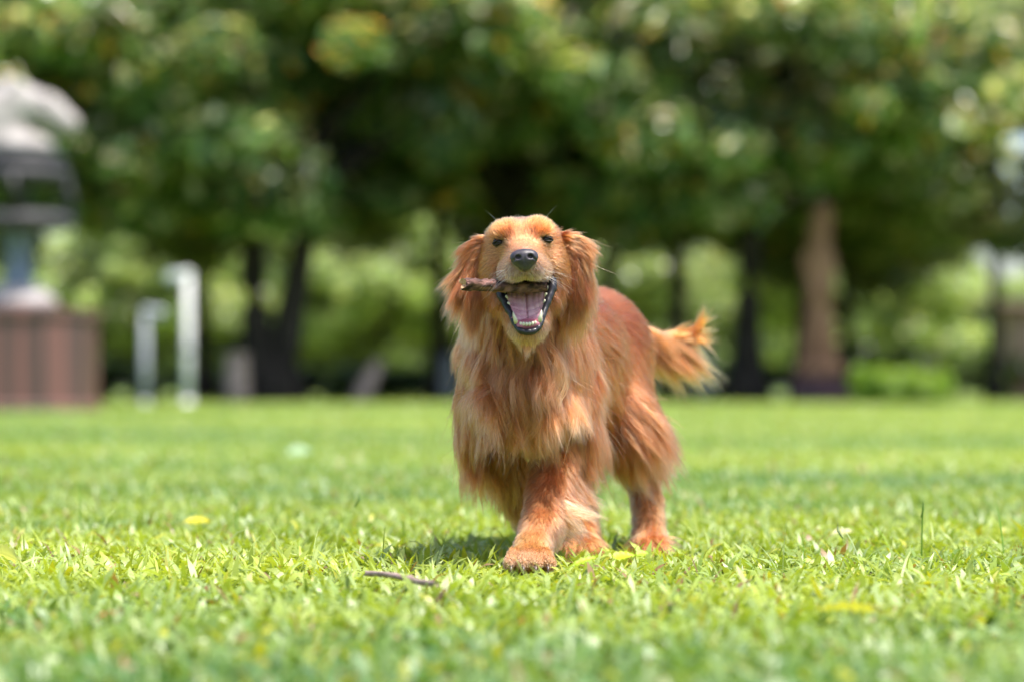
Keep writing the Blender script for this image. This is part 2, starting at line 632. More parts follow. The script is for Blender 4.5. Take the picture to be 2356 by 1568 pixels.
def make_tree(kind, R, H, n, leaf, seed, pal, trunk_h, tr, bark=M_bark, forks=1, lean=(0, 0), hollow=0.35, nblob=130):
    v, q, c, cen, rad = crown_mesh(kind, R, H, n, leaf, seed, pal, nblob=nblob, hollow=hollow)
    root = empty('tree')
    add_mesh('crown', v + np.array([lean[0], lean[1], trunk_h * 0.82]), [q], M_tree, root, smooth=False, cols=c)
    tv, tf = limbs(R, H, trunk_h, tr, cen, seed, lean, forks)
    add_mesh('trunk', tv, tf, bark, root)
    return root


def copy_thing(o):
    c = o.copy()
    COL.objects.link(c)
    for ch in o.children:
        k = ch.copy()
        COL.objects.link(k)
        k.parent = c
    return c


def place(o, x, y, rz, s, label, cat='tree', group=None, name=None, z=0):
    o.location = (x, y, z)
    o.rotation_euler = (0, 0, rz)
    o.scale = (s, s, s)
    tag(o, label, cat, group)
    if name:
        o.name = name
    return o


PROTO = {
    'dark': make_tree('dark', 6.5, 9.0, 34000, 0.245, 21, DARK, 5.0, 0.46),
    'fork': make_tree('fork', 6.8, 9.5, 36000, 0.245, 22, DARK, 5.2, 0.46, forks=2),
    'mid': make_tree('mid', 6.2, 8.6, 36000, 0.23, 23, MID, 5.8, 0.3),
    'thin': make_tree('thin', 5.0, 7.5, 24000, 0.17, 24, MID, 4.6, 0.2, hollow=0.4),
    'light': make_tree('light', 5.0, 7.0, 26000, 0.2, 25, LIGHT, 2.2, 0.22),
}
used = set()


def px2x(xv, Y):
    return (xv / 2.3008 - 512.0) / FPX * Y


def tree(kind, xv, Y, rz, s, label):
    o = PROTO[kind]
    if kind in used:
        o = copy_thing(o)
    used.add(kind)
    return place(o, px2x(xv, Y), Y, rz, s, label, group='park trees beyond the lawn', name='tree')


tree('dark', 60, 60, 0.4, 0.95, 'dark leafy tree behind the statue on the tall pedestal at the left')
tree('fork', 630, 62, 0.1, 1.04, 'big dark tree with a forked pair of trunks left of the dog')
tree('dark', 1180, 66, 2.2, 1.12, 'dark green tree whose trunk is hidden behind the dog')
tree('mid', 1560, 68, 1.2, 1.0, 'green tree with a dark trunk just right above the dog tail')
tree('dark', 1720, 64, 4.0, 0.98, 'dark trunked tree left of the reddish carved column')
tree('mid', 1950, 78, 3.0, 0.8, 'green tree behind the low clipped hedge on the right')
tree('thin', 2290, 70, 0.7, 1.1, 'thin open crowned tree at the right edge with white sky showing through')
tree('dark', -560, 66, 1.9, 1.0, 'dark leafy tree beyond the left edge of the picture')
tree('dark', 3120, 66, 3.1, 1.0, 'dark leafy tree beyond the right edge of the picture')
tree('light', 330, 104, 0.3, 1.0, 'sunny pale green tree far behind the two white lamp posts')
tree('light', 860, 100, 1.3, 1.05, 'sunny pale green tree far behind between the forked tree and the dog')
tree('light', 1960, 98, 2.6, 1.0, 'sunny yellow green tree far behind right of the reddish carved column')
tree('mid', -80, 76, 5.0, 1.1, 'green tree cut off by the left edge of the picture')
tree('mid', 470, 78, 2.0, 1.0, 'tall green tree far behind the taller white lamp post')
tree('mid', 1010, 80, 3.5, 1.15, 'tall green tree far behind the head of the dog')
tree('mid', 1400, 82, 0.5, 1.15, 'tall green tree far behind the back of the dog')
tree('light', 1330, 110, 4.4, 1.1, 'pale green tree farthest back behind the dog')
tree('mid', 1850, 80, 4.6, 1.2, 'tall green tree rising behind the reddish carved column')

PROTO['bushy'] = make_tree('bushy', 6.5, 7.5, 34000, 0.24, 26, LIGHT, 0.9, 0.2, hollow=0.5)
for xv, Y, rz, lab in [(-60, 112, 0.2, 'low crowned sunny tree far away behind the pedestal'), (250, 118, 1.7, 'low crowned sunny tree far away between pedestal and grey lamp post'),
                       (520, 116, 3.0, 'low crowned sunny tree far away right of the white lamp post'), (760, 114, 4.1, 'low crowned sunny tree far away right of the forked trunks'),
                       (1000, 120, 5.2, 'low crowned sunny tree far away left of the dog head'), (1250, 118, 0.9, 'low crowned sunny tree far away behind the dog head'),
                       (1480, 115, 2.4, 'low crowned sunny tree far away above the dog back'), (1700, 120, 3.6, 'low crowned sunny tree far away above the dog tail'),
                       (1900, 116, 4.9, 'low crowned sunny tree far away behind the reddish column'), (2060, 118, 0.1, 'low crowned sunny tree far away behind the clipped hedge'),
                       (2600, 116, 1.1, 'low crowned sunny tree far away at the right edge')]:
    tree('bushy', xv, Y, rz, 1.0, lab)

# low planting along the far edge of the lawn
def shrub(xv, Y, wid, dep, h, pal, seed, label, n=2600, leaf=0.09, grp=None):
    r = np.random.default_rng(seed)
    nb = 26
    cen = np.stack([r.uniform(-0.5, 0.5, nb) * wid * 0.86, r.uniform(-0.5, 0.5, nb) * dep * 0.8, r.uniform(0.2, 0.72, nb) * h], 1)
    bi = r.integers(0, nb, n)
    d = r.normal(size=(n, 3)); d /= np.linalg.norm(d, axis=1, keepdims=True)
    P = cen[bi] + d * np.array([0.16 * wid ** 0.5, 0.16 * dep ** 0.5, 0.3 * h]) * r.uniform(0.6, 1.1, (n, 1))
    P[:, 2] = np.clip(P[:, 2], 0.02, None)
    nr = d * 0.6 + np.array([0, 0, 0.8]) + r.normal(size=(n, 3)) * 0.4
    nr /= np.linalg.norm(nr, axis=1, keepdims=True)
    a = np.cross(nr, r.normal(size=(n, 3))); a /= np.linalg.norm(a, axis=1, keepdims=True)
    b = np.cross(nr, a)
    s = (leaf * r.uniform(0.6, 1.3, n))[:, None]
    Vv = np.stack([P - a * s, P + b * s * 0.45, P + a * s, P - b * s * 0.45], 1)
    q = (np.arange(n) * 4)[:, None] + np.array([[0, 1, 2, 3]])
    pl = np.array([p[:3] for p in pal]); wt = np.array([p[3] for p in pal]); wt = wt / wt.sum()
    C = pl[r.choice(len(pl), n, p=wt)] * r.uniform(0.7, 1.3, (n, 1))
    root = empty('shrub', (px2x(xv, Y), Y, 0))
    add_mesh('foliage', Vv.reshape(-1, 3) + np.array(root.location), [q], M_tree, root, smooth=False, cols=np.repeat(C, 4, axis=0))
    vs, fs = [], []
    for k in range(4):
        bx = (k - 1.5) * 0.22 * wid
        v, f = tube([(bx, 0, -0.05), (bx + r.uniform(-.1, .1), 0, h * 0.4), (bx + r.uniform(-.2, .2), 0, h * 0.7)], [0.03, 0.022, 0.01], 6)
        add_mesh('stem', np.array(v) + np.array(root.location), f, M_bark, root)
    tag(root, label, 'shrub', grp)
    return root


h = shrub(2075, 54, 2.1, 1.3, 0.90, CLIPPED, 31, 'low clipped bright green hedge right of the reddish carved column', n=9000, leaf=0.1)
h.name = 'hedge'
h['category'] = 'hedge'
dk = [(0.08, 0.14, 0.045, 4), (0.13, 0.20, 0.06, 3), (0.22, 0.26, 0.10, 1)]
for i, (xv, Y, wd, hh, lab) in enumerate([
        (170, 84, 6, 1.5, 'dark low shrub behind the granite pedestal'),
        (480, 86, 6, 1.3, 'dark low shrub behind the taller white lamp post'),
        (740, 85, 6, 1.4, 'dark low shrub right of the forked tree trunks'),
        (960, 83, 6, 1.2, 'dark low shrub left of the dog shoulder at the lawn edge'),
        (1240, 88, 7, 1.5, 'dark low shrub hidden mostly behind the dog'),
        (1660, 82, 5, 1.3, 'dark low shrub behind the dog tail'),
        (1990, 88, 5, 2.4, 'dark tall shrub behind the clipped hedge'),
        (2250, 86, 6, 1.7, 'dark shrub at the right end of the lawn edge')]):
    shrub(xv, Y, wd, 2.0, hh, dk, 40 + i, lab, n=5000, leaf=0.14, grp='low shrubs along the far lawn edge')

# ------------------------------------------------------------------ park furniture and sculpture, far out of focus
M_white = mat_noise('white_paint', (0.74, 0.73, 0.74), (0.82, 0.81, 0.82), scale=3, rough=0.5, spec=0.3)
M_grey = mat_noise('grey_paint', (0.27, 0.285, 0.32), (0.34, 0.355, 0.40), scale=3, rough=0.5)
M_granite = mat_noise('red_granite', (0.085, 0.05, 0.043), (0.20, 0.085, 0.07), scale=1.3, rough=0.5, spec=0.5, stretch=(3.2, 3.2, 0.12), detail=3, lo=0.42, hi=0.58)
M_stone = mat_noise('pale_stone', (0.28, 0.25, 0.24), (0.46, 0.42, 0.405), scale=3, rough=0.8, spec=0.3, bump=0.01)
M_iron = mat_noise('dark_iron', (0.02, 0.02, 0.024), (0.05, 0.046, 0.055), scale=4, rough=0.6, spec=0.5)
M_steel = mat_noise('blue_grey_steel', (0.12, 0.16, 0.22), (0.18, 0.22, 0.29), scale=3, rough=0.6, spec=0.5)
M_terra = mat_noise('terracotta', (0.22, 0.10, 0.06), (0.44, 0.24, 0.15), scale=2, rough=0.75, spec=0.3, bump=0.02)
M_plinth = mat_noise('dark_plinth', (0.035, 0.02, 0.025), (0.10, 0.04, 0.055), scale=2, rough=0.6)
M_lens = mat_noise('lamp_glass', (0.70, 0.70, 0.70), (0.8, 0.8, 0.8), scale=3, rough=0.2)


def lamp(xv, Y, h, arm, rad, mat, label):
    root = empty('lamp_post', (px2x(xv, Y), Y, 0))
    o = np.array(root.location)
    v, f = tube([(0, 0, -0.1), (0, 0, h * 0.36), (0, 0, h)], [rad, rad, rad * 0.95], 16)
    add_mesh('post', np.array(v) + o, f, mat, root)
    v, f = tube([(0, 0, 0), (0, 0, 0.05), (0, 0, 0.06), (0, 0, 0.14)], [rad * 1.9, rad * 1.9, rad * 1.25, rad * 1.15], 16)
    add_mesh('base', np.array(v) + o, f, mat, root)
    v, f = tube([(0, 0, h * 0.40), (0, 0, h * 0.44)], [rad * 1.15, rad * 1.15], 16)
    add_mesh('collar', np.array(v) + o, f, M_grey, root)
    # box head reaching sideways, rounded at its end
    s = 1 if arm > 0 else -1
    a = abs(arm)
    F = box_field(np.array([s * a * 0.45, 0, h - 0.02]), (a * 0.75 + 0.1, 0.3, 0.22), 0.025)
    F.cone((0, 0, h), (s * a, 0, h - 0.05), rad * 1.15, rad * 1.35, 0.03)
    vv, qq = F.mesh()
    hd = add_mesh('lamp_head', vv + o, [qq], mat, root)
    v, f = lathe([(rad * 0.9, h - 0.05 - rad * 1.42), (rad * 1.0, h - 0.05 - rad * 1.2)], 16, (s * a * 0.9, 0, 0))
    add_mesh('diffuser', np.array(v) + o, f, M_lens, hd)
    tag(root, label, 'lamp post', 'park lamp posts')
    return root


lamp(432, 56, 3.0, -0.42, 0.10, M_white, 'taller brighter white lamp post with its head pointing left')
lamp(334, 54, 2.1, 0.33, 0.09, M_grey, 'shorter greyer lamp post with its head pointing right, beside the pedestal')


def post(name, xv0, y0, xv1, y1, Y, r0, r1, mat, label, cat, cap=True):
    """slim post or leaning trunk from its foot to its top"""
    a = V(xv0, y0, Y); a[2] = 0
    b = V(xv1, y1, Y)
    root = empty(name, tuple(a))
    v, f = tube([a + np.array([0, 0, -0.1]), a * 0.65 + b * 0.35, a * 0.3 + b * 0.7, b], [r0 * 1.15, r0, (r0 + r1) / 2, r1], 12)
    add_mesh('shaft', v, f, mat, root)
    if cap:
        v, f = tube([b, b + np.array([0, 0, 0.05]), b + np.array([0, 0, 0.12])], [r1 * 1.3, r1 * 1.3, r1 * 0.5], 12)
        add_mesh('cap', v, f, mat, root)
    tag(root, label, cat)


M_pinkpost = mat_noise('pink_post', (0.36, 0.26, 0.23), (0.46, 0.34, 0.29), scale=3, rough=0.7)
post('bollard', 547, 925, 545, 820, 60, 0.30, 0.26, M_pinkpost, 'pinkish stone bollard left of the forked tree trunks', 'bollard')
post('garden_stake', 822, 930, 868, 838, 62, 0.24, 0.16, M_pinkpost, 'leaning pinkish wooden stake on the lawn edge left of the dog', 'stake')
post('bollard', 1032, 920, 1032, 820, 74, 0.25, 0.22, M_grey, 'grey bollard touching the left side of the dog', 'bollard')
post('bollard', 1622, 912, 1622, 800, 76, 0.28, 0.22, M_grey, 'grey bollard just right of the dog tail', 'bollard')


def monument():
    Y = 38.0
    cx = px2x(42, Y)
    root = empty('monument', (cx, Y, 0))
    o = np.array([cx, Y, 0])
    # eight-sided fluted granite pedestal
    prof = [(1.30, -0.1), (1.30, 0.12), (1.24, 0.16), (1.23, 1.42), (1.28, 1.46), (1.28, 1.57), (1.20, 1.59)]
    v, f = lathe(prof, 10, o, rot=0.2)
    add_mesh('pedestal', v, f, M_granite, root, smooth=False)
    v, f = lathe([(0.60, 1.58), (0.60, 1.76), (0.50, 1.82), (0.44, 1.95)], 24, o)
    add_mesh('base_plate', v, f, M_stone, root)
    v, f = lathe([(0.30, 1.94), (0.24, 2.05), (0.20, 2.35), (0.24, 2.72), (0.34, 2.84)], 20, o)
    add_mesh('stem', v, f, M_steel, root)
    # open iron frame of two trays tied by four uprights
    fr = []

    def tray(z, w_, t):
        return lathe([(w_ * 0.86, z - t), (w_, z - t * 0.6), (w_ * 1.04, z), (w_, z + t * 0.6), (w_ * 0.82, z + t)], 28, o)
    v, f = tray(2.98, 0.86, 0.13); add_mesh('lower_tray', v, f, M_iron, root)
    v, f = tray(3.70, 0.78, 0.14); add_mesh('upper_tray', v, f, M_iron, root)
    for k in range(4):
        th = 0.1 + k * math.pi / 2
        c, s = math.cos(th), math.sin(th)
        v, f = tube([o + np.array([0.76 * c, 0.76 * s, 3.04]), o + np.array([0.82 * c, 0.82 * s, 3.35]), o + np.array([0.72 * c, 0.72 * s, 3.66])], [0.10, 0.075, 0.10], 10)
        add_mesh('upright', v, f, M_iron, root)
    v, f = lathe([(0.5, 3.80), (0.72, 3.88), (0.76, 3.95), (0.70, 4.01), (0.60, 4.04)], 28, o)
    add_mesh('plinth', v, f, M_iron, root)
    # pale carved beast: heavy neck and a head lowered to the right
    F = Field(np.arange(cx - 1.5, cx + 1.3, 0.035), np.arange(Y - 0.8, Y + 0.8, 0.035), np.arange(4.1, 5.7, 0.035))
    F.ell(o + (0, 0, 4.42), (0.62, 0.5, 0.26), 0.05)
    F.cone(o + (-0.25, 0, 4.5), o + (-0.05, 0, 5.05), 0.44, 0.36, 0.12)
    F.cone(o + (-0.9, 0, 4.6), o + (-0.4, 0, 4.9), 0.35, 0.42, 0.12)
    F.cone(o + (0.05, 0, 5.12), o + (0.50, 0, 4.98), 0.30, 0.27, 0.12)
    F.cone(o + (0.45, 0, 5.0), o + (0.80, 0, 4.78), 0.26, 0.20, 0.06)
    F.ell(o + (0.82, 0, 4.74), (0.15, 0.16, 0.12), 0.05)
    for s in (-1, 1):
        F.cone(o + (0.12, s * 0.2, 5.3), o + (0.02, s * 0.3, 5.44), 0.08, 0.04, 0.04)
        F.ell(o + (0.48, s * 0.24, 5.08), (0.06, 0.05, 0.05), 0.02, 'sub')
    for k in range(5):
        t = k / 4
        F.ell(o + (-0.1 - 0.28 * t, 0, 5.42 - 0.30 * t), (0.14, 0.2, 0.1), 0.05)
    vv, qq = F.mesh()
    add_mesh('carved_beast', vv - np.array([0.05, 0, 0.26]), [qq], M_stone, root)
    tag(root, 'tall monument of a pale stone beast over dark trays on a reddish granite pedestal', 'statue')


monument()


def terracotta_figure():
    Y = 63.0
    cx = px2x(1882, Y)
    root = empty('statue', (cx, Y, 0))
    o = np.array([cx, Y, 0])
    v, f = lathe([(1.70, -0.1), (1.70, 0.62), (1.62, 0.70), (1.40, 0.74)], 4, o, rot=math.pi / 4)
    add_mesh('plinth', v, f, M_plinth, root, smooth=False)
    F = Field(np.arange(cx - 1.6, cx + 1.6, 0.05), np.arange(Y - 1.2, Y + 1.2, 0.05), np.arange(0.5, 6.1, 0.05))
    F.ell(o + (0, 0, 0.95), (1.15, 0.9, 0.30), 0.2)
    F.cone(o + (0, 0, 1.0), o + (-0.02, 0, 2.2), 0.66, 0.56, 0.3)
    F.cone(o + (-0.02, 0, 2.2), o + (0.05, 0, 3.9), 0.56, 0.60, 0.2)
    F.cone(o + (0.0, 0, 3.9), o + (0.10, 0, 5.0), 0.56, 0.48, 0.2)
    F.ell(o + (0.25, -0.05, 5.15), (0.42, 0.40, 0.50), 0.15)
    F.cone(o + (0.5, -0.3, 3.9), o + (0.35, -0.55, 2.9), 0.26, 0.2, 0.1)
    F.cone(o + (-0.6, -0.2, 3.9), o + (-0.25, -0.6, 3.0), 0.24, 0.18, 0.1)
    for k in range(9):
        th = -math.pi * (0.05 + 0.9 * k / 8)
        F.cone(o + (0.78 * math.cos(th), 0.78 * math.sin(th), 1.1), o + (0.62 * math.cos(th), 0.62 * math.sin(th), 2.4), 0.09, 0.03, 0.08)
    vv, qq = F.mesh()
    add_mesh('carved_figure', vv, [qq], M_terra, root)
    root.scale = (0.60, 0.66, 0.94)
    tag(root, 'reddish brown carved figure in a long robe on a dark plinth, right of the dog', 'statue')


terracotta_figure()

# pale wall of a small kiosk seen in slivers at the right edge
def kiosk():
    Y = 88.0
    cx = px2x(2475, Y)
    root = empty('kiosk', (cx, Y, 0))
    o = np.array([cx, Y, 0])

    def bx(x0, x1, y0, y1, z0, z1):
        vs = [(x, y, z) for z in (z0, z1) for y in (y0, y1) for x in (x0, x1)]
        return np.array(vs) + o, [(0, 2, 3, 1), (4, 5, 7, 6), (0, 1, 5, 4), (2, 6, 7, 3), (0, 4, 6, 2), (1, 3, 7, 5)]
    M_wall = mat_noise('kiosk_plaster', (0.46, 0.33, 0.25), (0.56, 0.42, 0.33), scale=1.5, rough=0.9)
    v, f = bx(-2.6, 4, -2, 2, -0.1, 3.3); add_mesh('wall', v, f, M_wall, root, smooth=False)
    v, f = bx(-3.2, 4.4, -2.6, 2.6, 3.302, 3.5); add_mesh('roof', v, f, M_pinkpost, root, smooth=False)
    for k in range(2):
        x0 = -2.0 + 2.4 * k
        v, f = bx(x0, x0 + 1.3, -2.05, -1.9, 1.0, 2.5); w_ = add_mesh('window', v, f, M_grey, root, smooth=False)
        v, f = bx(x0 + 0.1, x0 + 1.2, -2.08, -2.0, 1.1, 2.4); add_mesh('pane', v, f, M_steel, w_, smooth=False)
    tag(root, 'tan plastered kiosk at the right edge behind the trees', 'kiosk')


kiosk()

# ------------------------------------------------------------------ THE DOG
roll, yaw = math.radians(3.6), math.radians(7.2)
U_ = np.array([math.cos(roll), 0, math.sin(roll)])
F_ = np.array([math.sin(yaw), -math.cos(yaw), 0.02])
F_ = F_ - U_ * (F_ @ U_); F_ /= np.linalg.norm(F_)
W_ = np.cross(F_, U_); W_ = W_ if W_[2] > 0 else -W_
HM = np.stack([U_, F_, W_])
HC = V(1202.5, 552.5, 4.27) - (0.062 * F_ + 0.010 * W_)


def H(u, f, w_):
    return HC + u * U_ + f * F_ + w_ * W_


def axis(lo, hi, flo, fhi, coarse=0.0065, fine=0.0032):
    a = list(np.arange(lo, flo, coarse)) + list(np.arange(flo, fhi, fine)) + list(np.arange(fhi, hi, coarse))
    return np.array(a)


B = Field(axis(-0.22, 0.46, -0.09, 0.15), axis(4.04, 5.42, 4.08, 4.42), axis(-0.02, 0.72, 0.39, 0.66))
# trunk of the body
chest = np.array([0.025, 4.56, 0.375])
B.ell(chest, (0.102, 0.15, 0.135), 0.03)
B.ell((0.02, 4.49, 0.33), (0.082, 0.080, 0.095), 0.05)
B.cone((0.03, 4.60, 0.41), (0.095, 4.84, 0.410), 0.104, 0.112, 0.06)
B.cone((0.095, 4.84, 0.405), (0.155, 5.00, 0.430), 0.108, 0.102, 0.06)
B.cone((0.06, 4.72, 0.36), (0.14, 4.93, 0.37), 0.100, 0.082, 0.06)
B.ell((0.172, 5.02, 0.418), (0.102, 0.11, 0.112), 0.05)
# neck
B.cone(H(0, -0.035, -0.02), (0.03, 4.54, 0.44), 0.062, 0.095, 0.05)
B.cone(H(0, -0.01, -0.07), (0.025, 4.47, 0.40), 0.052, 0.085, 0.05)
# shoulders and legs
paw_lf = V(1218, 1296, 4.30); paw_lf[2] = 0.034
LF = [V(1296, 890, 4.55), V(1300, 985, 4.57), V(1284, 1060, 4.53), V(1264, 1140, 4.45), V(1242, 1215, 4.37), V(1225, 1262, 4.33), paw_lf]
B.chain(LF, [0.058, 0.053, 0.043, 0.036, 0.030, 0.029, 0.027], 0.05)
B.ell(paw_lf + (0, -0.02, -0.004), (0.036, 0.045, 0.024), 0.015)
for s in (-1.5, -0.5, 0.5, 1.5):
    B.cone(paw_lf + (s * 0.017, -0.030, 0.006), paw_lf + (s * 0.0225, -0.062 + abs(s) * 0.009, -0.006), 0.0125, 0.0118, 0.002)
RF = [V(1128, 900, 4.53), V(1122, 985, 4.55), V(1150, 1050, 4.60), V(1190, 1120, 4.64), V(1218, 1185, 4.68), V(1240, 1235, 4.74), V(1246, 1262, 4.70)]
B.chain(RF, [0.054, 0.049, 0.042, 0.034, 0.027, 0.025, 0.025], 0.05)
B.ell(RF[-1] + (0, 0, -0.01), (0.032, 0.030, 0.030), 0.015)
LHf = np.array([0.276, 4.81, 0.028])
LH = [np.array([0.197, 5.01, 0.40]), np.array([0.224, 4.87, 0.285]), np.array([0.262, 4.97, 0.175]), np.array([0.276, 4.92, 0.10]), LHf + (0, 0.040, 0.01), LHf]
B.chain(LH, [0.074, 0.058, 0.032, 0.025, 0.026, 0.026], 0.05)
B.ell(LHf + (0, -0.02, -0.004), (0.029, 0.038, 0.021), 0.015)
RHf = V(1340, 1275, 4.74); RHf[2] = 0.028
RH = [np.array([0.110, 5.00, 0.40]), np.array([0.095, 4.86, 0.29]), np.array([0.120, 4.93, 0.17]), np.array([0.135, 4.86, 0.09]), RHf + (0, 0.035, 0.012), RHf]
B.chain(RH, [0.085, 0.062, 0.034, 0.028, 0.028, 0.028], 0.05)
B.ell(RHf + (0, -0.02, -0.004), (0.034, 0.042, 0.024), 0.015)
for pf in (LHf, RHf):
    for s in (-1.5, -0.5, 0.5, 1.5):
        B.cone(pf + (s * 0.015, -0.035, 0.0), pf + (s * 0.018, -0.056 + abs(s) * 0.008, -0.012), 0.013, 0.011, 0.006)
# tail
TL = [np.array([0.175, 5.08, 0.470]), np.array([0.215, 5.16, 0.463]), V(1505, 792, 5.20), V(1555, 782, 5.22), V(1590, 772, 5.22), V(1608, 758, 5.22)]
B.chain(TL, [0.035, 0.026, 0.019, 0.015, 0.011, 0.007], 0.04)
# head
B.ell(H(0, -0.005, -0.002), (0.062, 0.078, 0.050), 0.02, M=HM)
B.ell(H(0.024, 0.022, 0.021), (0.034, 0.042, 0.026), 0.02, M=HM)
B.ell(H(-0.024, 0.022, 0.021), (0.034, 0.042, 0.026), 0.02, M=HM)
for s in (-1, 1):
    B.ell(H(s * 0.028, 0.052, 0.025), (0.019, 0.018, 0.014), 0.016, M=HM)        # brow
    B.ell(H(s * 0.050, 0.012, -0.035), (0.025, 0.045, 0.040), 0.025, M=HM)       # cheek
    B.cone(H(s * 0.048, 0.020, -0.050), H(s * 0.046, 0.033, -0.085), 0.019, 0.016, 0.02)
    B.cone(H(s * 0.024, 0.075, -0.044), H(s * 0.0165, 0.132, -0.0455), 0.020, 0.0165, 0.010)   # flews
B.cone(H(0, 0.045, -0.014), H(0, 0.135, -0.031), 0.036, 0.021, 0.02)              # muzzle
B.ell(H(0, 0.138, -0.036), (0.024, 0.020, 0.017), 0.010, M=HM)
# open lower jaw with its trough
jd = np.array([0, 0.66, -0.75])
ja, jb = H(0, 0.000, -0.065), H(0, 0.066, -0.136)
B.cone(ja, jb, 0.050, 0.031, 0.018)
B.ell(H(0, 0.070, -0.142), (0.027, 0.022, 0.022), 0.01, M=HM)
CAV = [(H(0, 0.030, -0.060), H(0, 0.090, -0.124), 0.0405, 0.0215), (H(0, 0.075, -0.082), H(0, 0.125, -0.100), 0.030, 0.030)]
for a, b_, r1, r2 in CAV:
    B.cone(a, b_, r1, r2, 0.008, 'sub')
for s in (-1, 1):
    B.ell(H(s * 0.0425, 0.066, 0.010), (0.0120, 0.0120, 0.0048), 0.004, 'sub', M=HM)

bv, bq = B.mesh()


def local(P):
    return (P - HC) @ HM.T


def seg_d(P, a, b, r1, r2):
    ab = b - a
    t = np.clip((P - a) @ ab / (ab @ ab), 0, 1)
    return np.linalg.norm(P - a - t[:, None] * ab, axis=1) - (r1 + (r2 - r1) * t)


def in_mouth(P, m):
    return np.minimum.reduce([seg_d(P, *c) for c in CAV]) < m


# ---- groom map: (x, y, Y) of the view, flow (right, away, up), length, lift, droop, wave, colour
RED = (0.50, 0.225, 0.095); DEEP = (0.42, 0.185, 0.085); GOLD = (0.50, 0.22, 0.095); BLOND = (0.57, 0.275, 0.13); PALE = (0.68, 0.37, 0.215); HEAD = (0.66, 0.295, 0.13)
A = []


def an(x, y, Y, d, ln, lift=0.25, droop=0.1, wave=0.15, col=RED, dens=1.0):
    A.append((V(x, y, Y), np.array(d, float), ln, lift, droop, wave, np.array(col)))


def ah(u, f, w_, d, ln, lift=0.2, droop=0.0, wave=0.05, col=HEAD):
    dd = d[0] * U_ + d[1] * F_ + d[2] * W_
    lift = lift * 0.45
    A.append((H(u, f, w_), dd, ln, lift, droop, wave, np.array(col)))


ah(0, 0.03, 0.05, (0, -1, 0.2), 0.014, 0.35, col=(0.70, 0.335, 0.185))
ah(0, -0.05, 0.04, (0, -1, -0.3), 0.02, col=RED)
ah(0, 0.065, 0.01, (0, -0.5, 1), 0.008, 0.15, col=(0.70, 0.33, 0.17))
ah(0, 0.11, -0.008, (0, -1, 0.3), 0.006, 0.15, col=(0.72, 0.37, 0.20))
for s in (-1, 1):
    ah(s * 0.030, 0.055, 0.032, (s * 0.3, -0.6, 1), 0.012, 0.3, col=(0.66, 0.27, 0.11))
    ah(s * 0.052, 0.02, 0.035, (s * 0.6, -1, 0.2), 0.015, 0.25, col=HEAD)
    ah(s * 0.045, 0.055, -0.010, (s * 0.7, -0.7, -0.3), 0.009, 0.2, col=(0.72, 0.34, 0.16))
    ah(s * 0.065, 0.03, -0.02, (s * 0.5, -0.8, -0.5), 0.018, 0.25, col=(0.68, 0.31, 0.13))
    ah(s * 0.030, 0.13, -0.03, (s * 0.8, -0.6, -0.1), 0.007, 0.2, col=(0.64, 0.34, 0.19))
    ah(s * 0.040, 0.10, -0.055, (s * 0.8, -0.5, -0.5), 0.010, 0.2, col=(0.60, 0.35, 0.22))
    ah(s * 0.020, 0.150, -0.055, (s * 0.5, 0.0, -1), 0.006, 0.2, col=(0.54, 0.38, 0.28))
    ah(s * 0.065, 0.02, -0.07, (s * 0.3, -0.4, -1), 0.030, 0.25, 0.15, 0.1, col=(0.52, 0.22, 0.095))
    ah(s * 0.045, 0.05, -0.12, (s * 0.3, -0.3, -1), 0.022, 0.25, 0.1, 0.1, col=(0.54, 0.25, 0.12))
    ah(s * 0.020, 0.075, -0.16, (s * 0.2, -0.2, -1), 0.010, 0.2, 0.0, 0.05, col=(0.58, 0.34, 0.20))
ah(0, 0.05, -0.17, (0, -0.1, -1), 0.045, 0.3, 0.1, 0.25, col=GOLD)
# neck, ruff and chest
an(1080, 700, 4.42, (0.0, 0.1, -1), 0.075, 0.12, 0.25, 0.35, RED)
an(1350, 700, 4.42, (0.0, 0.1, -1), 0.075, 0.12, 0.25, 0.35, RED)
an(1120, 780, 4.40, (-0.06, 0.0, -1), 0.08, 0.15, 0.2, 0.45, (0.50, 0.21, 0.085))
an(1310, 780, 4.40, (0.10, 0.0, -1), 0.075, 0.15, 0.2, 0.45, (0.50, 0.21, 0.085))
an(1215, 820, 4.36, (0.05, -0.15, -1), 0.11, 0.28, 0.15, 1.0, BLOND)
an(1165, 850, 4.38, (-0.22, -0.15, -1), 0.13, 0.28, 0.1, 1.1, BLOND)
an(1255, 850, 4.38, (0.28, -0.15, -1), 0.11, 0.22, 0.15, 0.8, BLOND)
an(1150, 930, 4.40, (-0.05, -0.1, -1), 0.075, 0.15, 0.1, 1.1, (0.53, 0.24, 0.11))
an(1230, 930, 4.40, (0.22, -0.1, -1), 0.085, 0.15, 0.15, 0.7, (0.54, 0.24, 0.105))
an(1060, 850, 4.50, (0.05, 0.0, -1), 0.06, 0.06, 0.2, 0.3, RED)
an(1050, 930, 4.50, (0.10, -0.05, -1), 0.09, 0.06, 0.2, 0.45, GOLD)
an(1065, 1010, 4.52, (0.03, -0.05, -1), 0.08, 0.06, 0.2, 0.4, GOLD)
an(1120, 1030, 4.48, (0.35, -0.1, -1), 0.032, 0.12, 0.15, 0.9, (0.55, 0.25, 0.11))
an(1180, 1040, 4.47, (0.40, -0.1, -1), 0.030, 0.12, 0.1, 0.7, (0.66, 0.34, 0.13))
an(1285, 950, 4.47, (0.20, 0.0, -1), 0.055, 0.2, 0.15, 0.3, (0.68, 0.35, 0.14))
an(1350, 830, 4.50, (0.08, 0.1, -1), 0.065, 0.2, 0.15, 0.25, (0.54, 0.235, 0.095))
an(1370, 930, 4.52, (0.10, 0.1, -1), 0.085, 0.25, 0.15, 0.35, GOLD)
